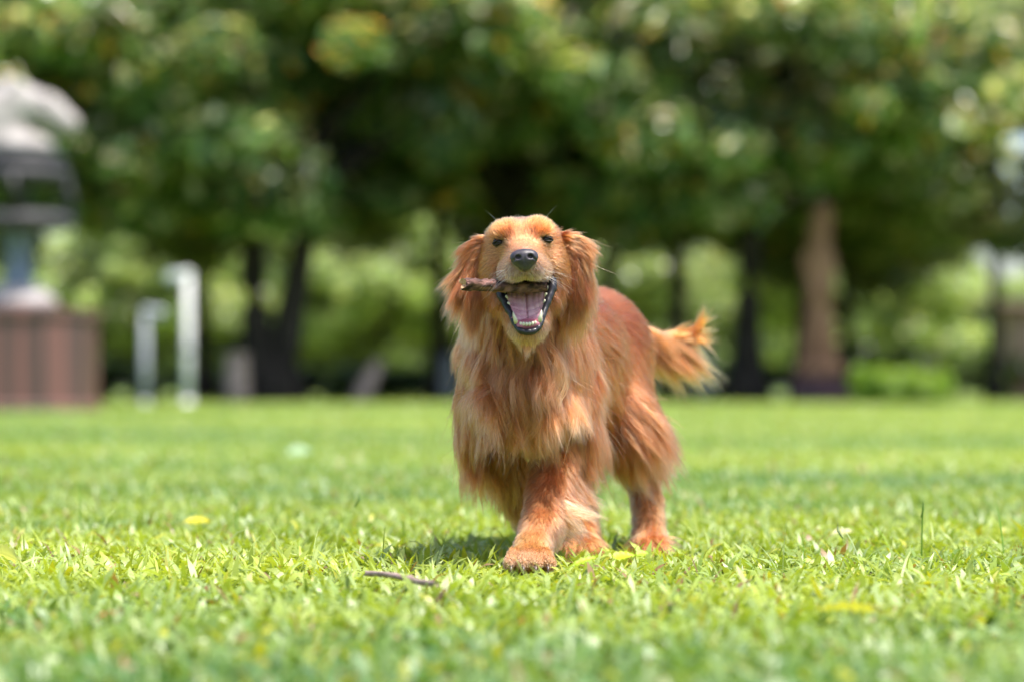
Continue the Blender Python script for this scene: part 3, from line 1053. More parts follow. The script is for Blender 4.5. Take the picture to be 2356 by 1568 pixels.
an(1300, 1010, 4.47, (0.12, 0.0, -1), 0.045, 0.2, 0.1, 0.2, (0.70, 0.36, 0.14))
an(1350, 1030, 4.54, (0.25, 0.1, -1), 0.07, 0.3, 0.1, 0.3, GOLD)
# front legs
an(1268, 1015, 4.46, (0.0, -0.1, -1), 0.028, 0.12, 0.05, 0.2, (0.54, 0.25, 0.11))
an(1250, 1062, 4.46, (-0.05, -0.1, -1), 0.022, 0.12, 0.05, 0.2, (0.54, 0.25, 0.11))
an(1310, 1060, 4.50, (0.1, 0.0, -1), 0.030, 0.15, 0.05, 0.2, (0.58, 0.28, 0.13))
an(1262, 1110, 4.42, (-0.10, -0.2, -1), 0.020, 0.2, 0.0, 0.1, (0.58, 0.28, 0.14))
an(1225, 1180, 4.37, (-0.15, -0.2, -1), 0.018, 0.2, 0.0, 0.1, (0.62, 0.32, 0.17))
an(1250, 1190, 4.35, (-0.05, -0.2, -1), 0.016, 0.2, 0.0, 0.1, (0.66, 0.33, 0.17))
an(1310, 1110, 4.50, (0.9, 0.2, -0.7), 0.060, 0.5, 0.10, 0.5, PALE)
an(1290, 1170, 4.43, (1.0, 0.1, -0.40), 0.058, 0.6, 0.08, 0.5, PALE)
an(1275, 1225, 4.39, (0.45, 0.2, -0.9), 0.026, 0.3, 0.10, 0.3, PALE)
an(1250, 1262, 4.34, (0.1, -0.2, -0.9), 0.012, 0.2, 0.0, 0.1, (0.66, 0.34, 0.18))
an(1225, 1258, 4.30, (-0.05, -0.6, -0.8), 0.011, 0.25, 0.0, 0.1, (0.78, 0.44, 0.22))
an(1215, 1300, 4.25, (0.0, -0.8, -0.6), 0.004, 0.15, 0.0, 0.2, (0.74, 0.44, 0.27))
an(1180, 1100, 4.62, (0.1, 0, -1), 0.045, 0.2, 0.1, 0.3, (0.62, 0.30, 0.11))
an(1215, 1180, 4.68, (0.1, 0, -1), 0.020, 0.2, 0.1, 0.1, (0.62, 0.30, 0.11))
# back and sides
an(1385, 665, 4.75, (0.35, 0.9, 0.0), 0.030, 0.05, 0.0, 0.1, DEEP)
an(1400, 740, 4.72, (0.35, 0.7, -0.6), 0.050, 0.07, 0.0, 0.3, RED)
an(1445, 720, 4.95, (0.5, 0.7, -0.4), 0.030, 0.05, 0.0, 0.1, DEEP)
an(1495, 760, 5.05, (0.35, 0.5, -0.8), 0.028, 0.05, 0.0, 0.1, DEEP)
an(1400, 850, 4.70, (0.3, 0.5, -0.9), 0.060, 0.05, 0.05, 0.2, (0.58, 0.23, 0.08))
an(1450, 850, 4.88, (0.2, 0.4, -0.9), 0.052, 0.05, 0.05, 0.2, (0.58, 0.23, 0.08))
an(1400, 960, 4.70, (0.35, 0.2, -0.9), 0.085, 0.25, 0.15, 0.4, GOLD)
an(1450, 980, 4.82, (0.55, 0.2, -0.8), 0.095, 0.3, 0.15, 0.5, (0.56, 0.26, 0.12))
an(1400, 1030, 4.72, (0.3, 0.1, -0.9), 0.080, 0.3, 0.1, 0.45, GOLD)
an(1500, 870, 5.00, (0.10, 0.2, -1), 0.035, 0.05, 0.05, 0.15, (0.56, 0.21, 0.075))
an(1520, 950, 5.00, (0.10, 0.2, -1), 0.032, 0.10, 0.1, 0.3, (0.62, 0.28, 0.10))
an(1500, 1010, 4.90, (0.55, 0.0, -0.8), 0.070, 0.25, 0.1, 0.4, GOLD)
an(1535, 1010, 5.05, (0.30, 0.2, -0.9), 0.034, 0.15, 0.1, 0.4, (0.68, 0.33, 0.13))
an(1535, 1070, 5.06, (0.25, 0.2, -1), 0.045, 0.25, 0.1, 0.3, (0.68, 0.33, 0.13))
an(1495, 1120, 4.98, (0, 0, -1), 0.020, 0.2, 0, 0.1, (0.62, 0.31, 0.13))
an(1495, 1200, 4.97, (0, 0, -1), 0.014, 0.2, 0, 0.1, (0.66, 0.36, 0.17))
an(1350, 1130, 4.98, (0, 0, -1), 0.03, 0.2, 0, 0.1, (0.62, 0.30, 0.12))
an(1350, 1210, 4.92, (0, 0, -1), 0.022, 0.2, 0, 0.1, (0.72, 0.44, 0.24))
# tail
an(1500, 785, 5.18, (0.8, 0.2, -0.4), 0.09, 0.3, 0.25, 0.3, (0.72, 0.29, 0.12))
an(1530, 795, 5.21, (0.68, 0.1, -0.80), 0.105, 0.4, 0.16, 0.4, (0.72, 0.31, 0.13))
an(1560, 788, 5.22, (0.75, 0.0, -0.65), 0.085, 0.4, 0.12, 0.45, (0.74, 0.32, 0.14))
an(1590, 775, 5.22, (0.85, 0.0, -0.30), 0.050, 0.4, 0.10, 0.45, (0.74, 0.31, 0.13))
an(1606, 757, 5.22, (0.35, 0.0, 1.0), 0.060, 0.2, -0.05, 0.2, (0.78, 0.34, 0.11))
an(1550, 770, 5.22, (1.0, 0.0, 0.15), 0.045, 0.2, 0.0, 0.2, (0.78, 0.34, 0.11))

AP = np.array([a[0] for a in A]); AD = np.array([a[1] / np.linalg.norm(a[1]) for a in A])
AL = np.array([[a[2], a[3], a[4], a[5]] for a in A]); AC = np.array([a[6] for a in A])


def groom_at(P):
    out_d = np.empty((len(P), 3)); out_l = np.empty((len(P), 4)); out_c = np.empty((len(P), 3))
    for s in range(0, len(P), 20000):
        p = P[s:s + 20000]
        d2 = ((p[:, None, :] - AP[None]) ** 2).sum(2) + 1e-5
        wt = 1.0 / d2 ** 2.2
        wt /= wt.sum(1, keepdims=True)
        out_d[s:s + 20000] = wt @ AD
        out_l[s:s + 20000] = wt @ AL
        out_c[s:s + 20000] = wt @ AC
    out_d /= np.linalg.norm(out_d, axis=1, keepdims=True) + 1e-9
    return out_d, out_l, out_c


def sample_faces(v, q, n, weight, seed):
    r = np.random.default_rng(seed)
    a, b, c, d = v[q[:, 0]], v[q[:, 1]], v[q[:, 2]], v[q[:, 3]]
    ar = 0.5 * np.linalg.norm(np.cross(c - a, d - b), axis=1)
    wv = ar * weight((a + b + c + d) / 4)
    fi = r.choice(len(q), n, p=wv / wv.sum())
    s, t = r.uniform(0, 1, (2, n, 1))
    return (a[fi] * (1 - s) + b[fi] * s) * (1 - t) + (d[fi] * (1 - s) + c[fi] * s) * t, float(ar.sum()), float(wv.sum())


def integrate(F, root, d, L, K, seed, clear=0.0015, swirl=28.0, spread=0.22):
    """grow guide hairs over the field F. L columns: length, lift, droop, wave"""
    r = np.random.default_rng(seed)
    n = F.normal(root)
    dt = d - n * (d * n).sum(1, keepdims=True)
    dt /= np.linalg.norm(dt, axis=1, keepdims=True) + 1e-6
    fall = (d * n).sum(1, keepdims=True)
    lift = L[:, 1:2] * r.uniform(0.6, 1.4, (len(root), 1))
    cur = dt + n * (lift + np.clip(fall, 0, 1))
    cur /= np.linalg.norm(cur, axis=1, keepdims=True)
    ln = L[:, 0:1] * r.uniform(1 - spread, 1 + spread, (len(root), 1))
    seg = ln / (K - 1)
    pts = [root]
    p = root.copy()
    ph = r.uniform(0, 6.28, (len(root), 1))
    sd_ = np.cross(cur, n)
    for k in range(1, K):
        wv = vnoise(root + cur * 0.5 * ln * k / K, swirl, 77)
        step = cur + wv * L[:, 3:4] * 0.8 + sd_ * np.sin(ph + 5.5 * k / K) * L[:, 3:4] * 0.5
        step = step / np.linalg.norm(step, axis=1, keepdims=True)
        p = p + step * seg
        c = clear + 0.004 * lift * k / K
        f = F.sample(p)[:, None]
        nn = F.normal(p)
        p = p + nn * np.clip(c - f, 0, 0.02)
        pts.append(p)
        cur = cur + np.array([0, 0, -1.0]) * L[:, 2:3] * 1.2 / K * 3 + d * 0.25 * (ln > 0.03) / K * 3
        cur /= np.linalg.norm(cur, axis=1, keepdims=True)
    return np.stack(pts, 1)


def make_hair(name, F, v, q, weight, n, nguide, parent, mat, seed, gm=groom_at, K=7, r0=0.00036, clump=0.75, cap=1.0, jit=0.05, lenmul=1.0, colmul=None, swirl=28.0, subamp=0.05, spread=0.22):
    r = np.random.default_rng(seed)
    gr_, _, _ = sample_faces(v, q, nguide, weight, seed + 1)
    gd, gl, gc = gm(gr_)
    gl = gl.copy(); gl[:, 0] = np.minimum(gl[:, 0] * lenmul, cap)
    G = integrate(F, gr_, gd, gl, K, seed + 2, swirl=swirl, spread=spread)
    gtone = r.normal(1.0, 0.13, (nguide, 1))
    root, _, _ = sample_faces(v, q, n, weight, seed + 3)
    kd = kdtree.KDTree(nguide)
    for i in range(nguide):
        kd.insert(gr_[i], i)
    kd.balance()
    gi = np.fromiter((kd.find(p)[1] for p in root), dtype=np.int64, count=n)
    off = root - gr_[gi]
    t = np.linspace(0, 1, K)[None, :, None]
    cl = np.clip(clump * r.uniform(0.6, 1.15, (n, 1, 1)), 0, 0.97)
    P = G[gi] + off[:, None, :] * (1 - cl * t ** 0.8)
    ls = r.uniform(0.55, 1.12, (n, 1, 1))
    P = P[:, :1] + (P - P[:, :1]) * ls
    fl = gl[gi, 0][:, None, None]
    P = P + r.normal(size=(n, 1, 3)) * t ** 1.5 * fl * jit + r.normal(size=(n, K, 3)) * t * fl * 0.004
    sub = gi * 9 + r.integers(0, 9, n)
    sn = r.normal(size=(nguide * 9, 1, 3))
    P = P + sn[sub] * t ** 1.3 * fl * subamp
    # stray hairs
    stray = (r.uniform(size=(n, 1, 1)) < 0.02) * r.normal(size=(n, 1, 3)) * t ** 1.4 * fl * 0.22
    P = P + stray
    flat = P[:, 1:].reshape(-1, 3)
    f = F.sample(flat)
    bad = f < 0.0008
    nn = F.normal(flat[bad])
    flat[bad] += nn * (0.0008 - f[bad])[:, None]
    P[:, 1:] = flat.reshape(n, K - 1, 3)
    P[:, :, 2] = np.maximum(P[:, :, 2], 0.004)
    undercolour = np.array([0.42, 0.18, 0.07])  # deep reddish-brown undercolour of the long hair
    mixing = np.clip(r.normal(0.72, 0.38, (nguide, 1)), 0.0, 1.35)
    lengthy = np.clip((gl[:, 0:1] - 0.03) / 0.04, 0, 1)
    lockcolour = gc * (1 - lengthy) + (undercolour + (gc - undercolour) * mixing) * lengthy
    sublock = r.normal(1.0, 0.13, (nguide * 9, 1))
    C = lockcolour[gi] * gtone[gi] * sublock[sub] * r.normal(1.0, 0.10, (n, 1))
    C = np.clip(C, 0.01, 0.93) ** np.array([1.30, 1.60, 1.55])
    rad = r0 * r.uniform(0.7, 1.2, (n, 1)) * (1 - 0.85 * t[0, :, 0][None, :] ** 1.6)
    hc = bpy.data.hair_curves.new(name)
    hc.add_curves([K] * n)
    if 'position' not in hc.attributes:
        hc.attributes.new('position', 'FLOAT_VECTOR', 'POINT')
    o3 = np.zeros(3)
    p_ = parent
    while p_ is not None:
        o3 += np.array(p_.location); p_ = p_.parent
    hc.attributes['position'].data.foreach_set('vector', (P.reshape(-1, 3) - o3).astype(np.float32).ravel())
    ra = hc.attributes.get('radius') or hc.attributes.new('radius', 'FLOAT', 'POINT')
    ra.data.foreach_set('value', rad.astype(np.float32).ravel())
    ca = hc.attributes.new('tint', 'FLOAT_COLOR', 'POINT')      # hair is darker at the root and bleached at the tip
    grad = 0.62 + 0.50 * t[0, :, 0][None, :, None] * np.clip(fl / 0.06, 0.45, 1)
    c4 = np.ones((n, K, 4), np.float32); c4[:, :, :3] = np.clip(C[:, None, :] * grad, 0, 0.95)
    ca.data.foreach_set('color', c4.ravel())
    hc.materials.append(mat)
    return link(bpy.data.objects.new(name, hc), parent)


dog = empty('dog', (0.10, 4.65, 0.0))
tag(dog, 'red golden long haired dog walking over the grass with a stick in its open mouth', 'dog')
M_skin = mat_tint('dog_skin', rough=0.8, spec=0.15)
M_hair = mat_hair('golden_fur')
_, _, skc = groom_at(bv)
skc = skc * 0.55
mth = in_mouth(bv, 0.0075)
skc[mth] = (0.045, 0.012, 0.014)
lo_ = local(bv)
for s in (-1, 1):
    e = (np.abs(lo_[:, 0] - s * 0.0425) / 0.016) ** 2 + ((lo_[:, 2] - 0.010) / 0.009) ** 2 + ((lo_[:, 1] - 0.062) / 0.03) ** 2 < 1
    skc[e] = (0.018, 0.009, 0.007)
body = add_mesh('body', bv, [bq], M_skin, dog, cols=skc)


def hair_ok(P):
    l_ = local(P)
    m = ~in_mouth(P, 0.0055)
    m &= ((l_[:, 0] / 0.023) ** 2 + ((l_[:, 1] - 0.160) / 0.022) ** 2 + ((l_[:, 2] + 0.031) / 0.0205) ** 2) > 1
    for s in (-1, 1):
        m &= (((l_[:, 0] - s * 0.0425) / 0.0125) ** 2 + ((l_[:, 2] - 0.010) / 0.0052) ** 2 + ((l_[:, 1] - 0.066) / 0.02) ** 2) > 1
    return m


def w_short(P):
    _, l_, _ = groom_at(P)
    ln = l_[:, 0]
    wt = 1.0 / np.clip(ln, 0.010, 0.06)
    n = B.normal(P)
    wt = wt * np.where(n[:, 1] > 0.45, 0.45, 1.0)
    return wt * hair_ok(P)


def w_long(P):
    _, l_, _ = groom_at(P)
    n = B.normal(P)
    return np.clip((l_[:, 0] - 0.045) / 0.04, 0, 1.5) * hair_ok(P) * np.where(n[:, 1] > 0.6, 0.3, 1.0)


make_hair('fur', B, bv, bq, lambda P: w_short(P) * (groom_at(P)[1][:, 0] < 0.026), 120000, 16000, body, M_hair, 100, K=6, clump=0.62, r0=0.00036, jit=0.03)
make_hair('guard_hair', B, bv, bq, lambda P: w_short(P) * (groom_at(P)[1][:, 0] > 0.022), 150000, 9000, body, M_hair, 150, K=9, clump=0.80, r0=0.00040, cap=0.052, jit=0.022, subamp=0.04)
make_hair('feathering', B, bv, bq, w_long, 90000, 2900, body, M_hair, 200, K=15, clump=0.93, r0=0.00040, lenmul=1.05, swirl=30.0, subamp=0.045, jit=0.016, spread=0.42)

# ---- ears
def ear(side):
    pts = {-1: [V(1142, 560, 4.34), V(1116, 574, 4.33), V(1096, 610, 4.33), V(1098, 652, 4.35)],
           1: [V(1282, 552, 4.34), V(1306, 564, 4.33), V(1322, 602, 4.33), V(1320, 650, 4.35)]}[side]
    lo = np.min(pts, 0) - 0.06; hi = np.max(pts, 0) + 0.06
    F = Field(*[np.arange(lo[j], hi[j], 0.003) for j in range(3)])
    F.chain(pts, [0.011, 0.018, 0.018, 0.012], 0.01)
    # flatten the flap front to back
    F2 = Field(*[a for a in F.ax])
    F2.G[:] = F.G
    mid = np.mean(pts, 0)
    pl = np.abs((F.ax[1][None, :, None] - mid[1]) + 0.25 * side * 0 * F.ax[0][:, None, None]) - 0.013
    F2.G = np.maximum(F.G, pl.astype(np.float32) + 0 * F.G)
    v, q = F2.mesh()
    anc = []
    if side < 0:
        spec = [(1125, 540, (-0.6, 0.3, -0.4), 0.035), (1095, 560, (-0.9, 0.1, -0.35), 0.060), (1070, 590, (-1.0, 0.0, -0.55), 0.085), (1085, 600, (-0.4, 0, -1), 0.07),
                (1072, 630, (-0.6, 0.0, -0.9), 0.090), (1085, 655, (-0.10, 0.0, -1), 0.110), (1105, 610, (0.05, 0.1, -1), 0.08)]
    else:
        spec = [(1295, 530, (0.6, 0.3, -0.3), 0.035), (1325, 548, (0.85, 0.1, -0.4), 0.050), (1352, 590, (0.6, 0.0, -0.9), 0.070), (1335, 600, (0.3, 0, -1), 0.07),
                (1350, 630, (0.25, 0.0, -1.0), 0.085), (1340, 655, (0.10, 0.0, -1), 0.115), (1315, 610, (0.0, 0.1, -1), 0.08)]
    cs = [(0.60, 0.26, 0.11), (0.58, 0.25, 0.10), (0.60, 0.28, 0.13), (0.50, 0.21, 0.085), (0.56, 0.26, 0.12), (0.58, 0.29, 0.15), (0.46, 0.18, 0.07)]
    P0 = np.array([V(x, y, 4.32) for x, y, d, l in spec]); D0 = np.array([np.array(d) / np.linalg.norm(d) for x, y, d, l in spec])
    L0 = np.array([[l * 0.85, 0.12, 0.22, 0.35] for x, y, d, l in spec]); C0 = np.array(cs)

    def gm(P):
        d2 = ((P[:, None, :] - P0[None]) ** 2)[:, :, [0, 2]].sum(2) + 1e-5
        wt = 1 / d2 ** 2; wt /= wt.sum(1, keepdims=True)
        dd = wt @ D0; dd /= np.linalg.norm(dd, axis=1, keepdims=True)
        return dd, wt @ L0, wt @ C0
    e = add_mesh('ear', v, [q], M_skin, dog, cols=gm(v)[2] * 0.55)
    make_hair('ear_fur', F2, v, q, lambda P: np.ones(len(P)), 24000, 420, e, M_hair, 300 + side, gm=gm, K=11, clump=0.90, r0=0.00032, jit=0.02)
    return e


ear(-1)
ear(1)

# ---- nose
M_nose = mat_noise('nose_leather', (0.022, 0.017, 0.024), (0.05, 0.04, 0.052), scale=90, rough=0.42, spec=0.55, bump=0.0006, bscale=900)

def HN(u, f, w_):
    return H(u * 0.95, f, w_ - 0.007)


NF = box_field(HN(0, 0.158, -0.024), (0.04, 0.04, 0.035), 0.0011)
NF.ell(HN(0, 0.156, -0.018), (0.0235, 0.016, 0.0135), 0.006, M=HM)
NF.ell(HN(0, 0.157, -0.028), (0.0150, 0.014, 0.0155), 0.008, M=HM)
for s in (-1, 1):
    NF.ell(HN(s * 0.0135, 0.158, -0.021), (0.0105, 0.0135, 0.0115), 0.005, M=HM)
for s in (-1, 1):
    NF.ell(HN(s * 0.0115, 0.1735, -0.0195), (0.0052, 0.009, 0.0040), 0.003, 'sub', M=HM)
    NF.cone(HN(s * 0.0150, 0.172, -0.0215), HN(s * 0.0215, 0.166, -0.0265), 0.0022, 0.0012, 0.002, 'sub')
NF.cone(HN(0, 0.1745, -0.012), HN(0, 0.1715, -0.045), 0.0012, 0.0012, 0.0025, 'sub')
nv, nq = NF.mesh()
add_mesh('nose', nv, [nq], M_nose, dog)
# seam below the nose
v, f = tube([H(0, 0.168, -0.042), H(0, 0.161, -0.046), H(0, 0.153, -0.050)], [0.0022, 0.0017, 0.0022], 8)
M_lip = mat_noise('black_lip', (0.010, 0.009, 0.012), (0.022, 0.018, 0.024), scale=60, rough=0.34, spec=0.5, bump=0.0006, bscale=160)
add_mesh('philtrum', v, f, M_lip, dog)

# ---- eyes
M_eye = mat_noise('dark_eye', (0.006, 0.005, 0.005), (0.018, 0.009, 0.005), scale=60, rough=0.12, spec=0.35)
M_lid = mat_noise('eyelid', (0.012, 0.007, 0.006), (0.03, 0.015, 0.01), scale=80, rough=0.5)
for s in (-1, 1):
    c = H(s * 0.0420, 0.0530, 0.0095)
    EF = box_field(c, (0.014, 0.014, 0.014), 0.0011)
    EF.ell(c, (0.0110, 0.0108, 0.0105), 0.002, M=HM)
    ev, eq = EF.mesh()
    eye = add_mesh('eye', ev, [eq], M_eye, dog)
    path, rr = [], []
    for k in range(21):
        th = 2 * math.pi * k / 20
        uu = math.cos(th) * 0.0112
        ww = math.sin(th) * (0.0034 if math.sin(th) > 0 else 0.0031) - 0.20 * uu * s
        ff = 0.0530 + math.sqrt(max(0.0, 0.0120 ** 2 - uu * uu * 0.8 - ww * ww))
        path.append(H(s * 0.0420 + uu, ff, 0.0095 + ww)); rr.append(0.0013)
    v, f = tube(path, rr, 6, cap=False)
    add_mesh('eyelid', v, f, M_lid, dog)

# ---- mouth: lips, tongue, teeth
rim = []
for s in (-1, 1):
    pass
half = [(0.049, 0.052, -0.060), (0.0475, 0.058, -0.075), (0.0415, 0.066, -0.092), (0.0345, 0.074, -0.108), (0.0275, 0.083, -0.125), (0.0220, 0.092, -0.140), (0.0140, 0.098, -0.150), (0.0, 0.100, -0.154)]
rim = [H(-a, b, c) for a, b, c in half] + [H(a, b, c) for a, b, c in half[:-1][::-1]]
rr = [0.0075, 0.0078, 0.0070, 0.0060, 0.0052, 0.0050, 0.0054, 0.0060]
rr = rr + rr[:-1][::-1]


def smooth_path(p, r_, m=5):
    out, ro = [], []
    n = len(p)
    for i in range(n - 1):
        p0, p1, p2, p3 = p[max(i - 1, 0)], p[i], p[i + 1], p[min(i + 2, n - 1)]
        for k in range(m):
            t = k / m
            out.append(0.5 * ((2 * p1) + (p2 - p0) * t + (2 * p0 - 5 * p1 + 4 * p2 - p3) * t * t + (3 * p1 - p0 - 3 * p2 + p3) * t ** 3))
            ro.append(r_[i] * (1 - t) + r_[i + 1] * t)
    out.append(p[-1]); ro.append(r_[-1])
    return out, ro


rim_s, rr_s = smooth_path(rim, rr)
liprandom = np.random.default_rng(8)
rim_s = [p + liprandom.normal(size=3) * 0.0003 for p in rim_s]
rr_s = [r_ * (1 + 0.05 * math.sin(i * 0.9) + 0.04 * math.sin(i * 1.7)) for i, r_ in enumerate(rr_s)]
v, f = tube(rim_s, rr_s, 10)
add_mesh('lip', v, f, M_lip, dog)
# upper lip edge, two hanging curves meeting at the seam
ul = [(0.048, 0.048, -0.056), (0.041, 0.070, -0.059), (0.031, 0.100, -0.062), (0.020, 0.128, -0.0625), (0.009, 0.144, -0.057), (0.0, 0.150, -0.049)]
up = [H(-a, b, c) for a, b, c in ul] + [H(a, b, c) for a, b, c in ul[:-1][::-1]]
us, ur = smooth_path(up, [0.005, 0.004, 0.0035, 0.003, 0.003, 0.003, 0.003, 0.003, 0.0035, 0.004, 0.005])
v, f = tube(us, ur, 8)
add_mesh('lip', v, f, M_lip, dog)

# tongue lying in the lower jaw
M_tongue = mat_noise('tongue', (0.58, 0.27, 0.33), (0.72, 0.43, 0.48), scale=45, rough=0.24, spec=0.55, bump=0.0012, bscale=400)
nu, nv_ = 49, 70
tv = []
for j in range(nv_):
    t = j / (nv_ - 1)
    cf = 0.040 + 0.048 * t ** 1.1
    cw = -0.070 - 0.074 * t
    hw = 0.0345 * (1 - 0.12 * t) * (1 - max(0, (t - 0.80) / 0.22) ** 2) ** 0.5 if t < 1 else 0.004
    nrm = np.array([0, 0.80, 0.60])
    for i in range(nu):
        u = (i / (nu - 1)) * 2 - 1
        cup = 0.010 * u * u - 0.004 * abs(u) ** 6
        groove = -0.0065 * math.exp(-(u / 0.045) ** 2)
        fine = -0.0028 * abs(math.sin(u * 11 + 0.9 * math.sin(t * 5))) ** 6 * (1 - t) - 0.0030 * (0.5 + 0.5 * math.sin(t * 46 + 4 * u * u * (1 if u > 0 else 0.6))) ** 5 * (0.2 if t < 0.45 else 1.0) * (1 - abs(u) ** 4)
        curl = 0.002 * math.sin(t * 26 + (2 if u > 0 else 0)) * abs(u) ** 3
        off = cup + groove + fine + curl
        tv.append(H(u * hw, cf + nrm[1] * off, cw + nrm[2] * off))
top = len(tv)
for j in range(nv_):
    for i in range(nu):
        p = tv[j * nu + i]
        u = (i / (nu - 1)) * 2 - 1
        tv.append(p - (0.010 * (1 - u ** 4) + 0.001) * (0.80 * F_ + 0.60 * W_))
tf = []
for j in range(nv_ - 1):
    for i in range(nu - 1):
        a = j * nu + i
        tf.append((a, a + 1, a + nu + 1, a + nu))
        tf.append((top + a, top + a + nu, top + a + nu + 1, top + a + 1))
for j in range(nv_ - 1):
    for i in (0, nu - 1):
        a = j * nu + i
        tf.append((a, a + nu, top + a + nu, top + a))
for i in range(nu - 1):
    for j in (0, nv_ - 1):
        a = j * nu + i
        tf.append((a, a + 1, top + a + 1, top + a))
add_mesh('tongue', tv, tf, M_tongue, dog)
# gum pad behind the lower front teeth
M_gum = mat_noise('gum', (0.33, 0.09, 0.13), (0.48, 0.17, 0.22), scale=50, rough=0.35, spec=0.5, bump=0.001, bscale=250)
GF = box_field(H(0, 0.085, -0.138), (0.04, 0.035, 0.03), 0.0016)
GF.ell(H(0, 0.083, -0.142), (0.024, 0.014, 0.013), 0.006, M=HM)
GF.cone(H(-0.016, 0.094, -0.1415), H(0.016, 0.094, -0.1415), 0.0052, 0.0052, 0.004)
for s in (-1, 1):
    GF.cone(H(s * 0.016, 0.094, -0.1415), H(s * 0.026, 0.084, -0.128), 0.0055, 0.0055, 0.004)
gv, gq = GF.mesh()
add_mesh('gum', gv, [gq], M_gum, dog)
M_tooth = mat_noise('tooth', (0.62, 0.56, 0.38), (0.76, 0.72, 0.58), scale=50, rough=0.25, spec=0.5)


def tooth(path, rads):
    v, f = tube([H(*p) for p in path], rads, 10)
    add_mesh('tooth', v, f, M_tooth, dog)


for k in range(6):
    u = (k - 2.5) * 0.0052
    f0 = 0.099 - abs(u) * 0.15
    tooth([(u, f0 - 0.001, -0.143 + abs(u) * 0.12), (u, f0 + 0.0006, -0.1405 + abs(u) * 0.12), (u, f0 + 0.0012, -0.1375 + abs(u) * 0.12), (u, f0 + 0.001, -0.1355 + abs(u) * 0.12)], [0.0022, 0.0027, 0.0025, 0.0010])
for s in (-1, 1):
    tooth([(s * 0.0205, 0.094, -0.137), (s * 0.0220, 0.0965, -0.130), (s * 0.0240, 0.0975, -0.123), (s * 0.0250, 0.0965, -0.1165)], [0.0040, 0.0038, 0.0026, 0.0006])
    for k, (a, b, c, h_) in enumerate([(0.0335, 0.070, -0.103, 0.007), (0.0365, 0.063, -0.092, 0.009), (0.0385, 0.056, -0.079, 0.010)]):
        tooth([(s * a, b, c), (s * (a - 0.001), b + h_ * 0.4, c + h_ * 0.35), (s * (a - 0.002), b + h_ * 0.8, c + h_ * 0.7)], [0.0044, 0.0038, 0.0012])

# ---- claws of the front paw
M_claw = mat_noise('claw', (0.05, 0.035, 0.03), (0.12, 0.08, 0.06), scale=80, rough=0.3)
for sx in (-1.5, -0.5, 0.5, 1.5):
    c0 = paw_lf + np.array([sx * 0.0215, -0.070 + abs(sx) * 0.009, -0.009])
    v, f = tube([c0 + (0, 0.012, 0.003), c0 + (0, 0, 0), c0 + (0, -0.010, -0.006), c0 + (0, -0.015, -0.013)], [0.0036, 0.0034, 0.0024, 0.0006], 8)
    add_mesh('claw', v, f, M_claw, dog)

# ---- whiskers
wr = np.random.default_rng(5)
wp = []
for s in (-1, 1):
    for k in range(12):
        a = H(s * (0.030 + 0.006 * wr.uniform()), 0.115 + 0.03 * wr.uniform(), -0.040 - 0.025 * wr.uniform())
        d = U_ * s * 1.0 + F_ * wr.uniform(-0.5, 0.4) + W_ * wr.uniform(-0.9, 0.1)
        d /= np.linalg.norm(d)
        L = wr.uniform(0.03, 0.06)
        wp.append([a + d * L * t + np.array([0, 0, -0.25 * L * t * t]) for t in np.linspace(0, 1, 6)])
    for k in range(1):
        a = H(s * (0.030 + 0.003 * k), 0.055, 0.030)
        d = U_ * s * (0.5 + 0.2 * k) + F_ * 0.3 + W_ * 0.8; d /= np.linalg.norm(d)
        wp.append([a + d * 0.045 * t + U_ * s * 0.01 * t * t for t in np.linspace(0, 1, 6)])
hc = bpy.data.hair_curves.new('whiskers')
hc.add_curves([6] * len(wp))
wa = np.array(wp) - np.array(dog.location)
hc.attributes['position'].data.foreach_set('vector', wa.astype(np.float32).ravel())
ra = hc.attributes.get('radius') or hc.attributes.new('radius', 'FLOAT', 'POINT')
ra.data.foreach_set('value', np.tile(np.array([2, 1.9, 1.6, 1.3, 0.9, 0.4]) * 1e-4, len(wp)).astype(np.float32))
ca = hc.attributes.new('tint', 'FLOAT_COLOR', 'CURVE')
ca.data.foreach_set('color', np.tile(np.array([0.85, 0.7, 0.5, 1]), len(wp)).astype(np.float32))
hc.materials.append(M_hair)
link(bpy.data.objects.new('whiskers', hc), dog)

# ------------------------------------------------------------------ the stick in its mouth
M_stick = mat_noise('reddish_bark', (0.018, 0.008, 0.007), (0.24, 0.115, 0.095), scale=130, rough=0.7, spec=0.3, bump=0.005, bscale=300, stretch=(0.35, 1, 1))
M_wood = mat_noise('broken_wood', (0.42, 0.22, 0.11), (0.62, 0.40, 0.24), scale=160, rough=0.8, bump=0.001)


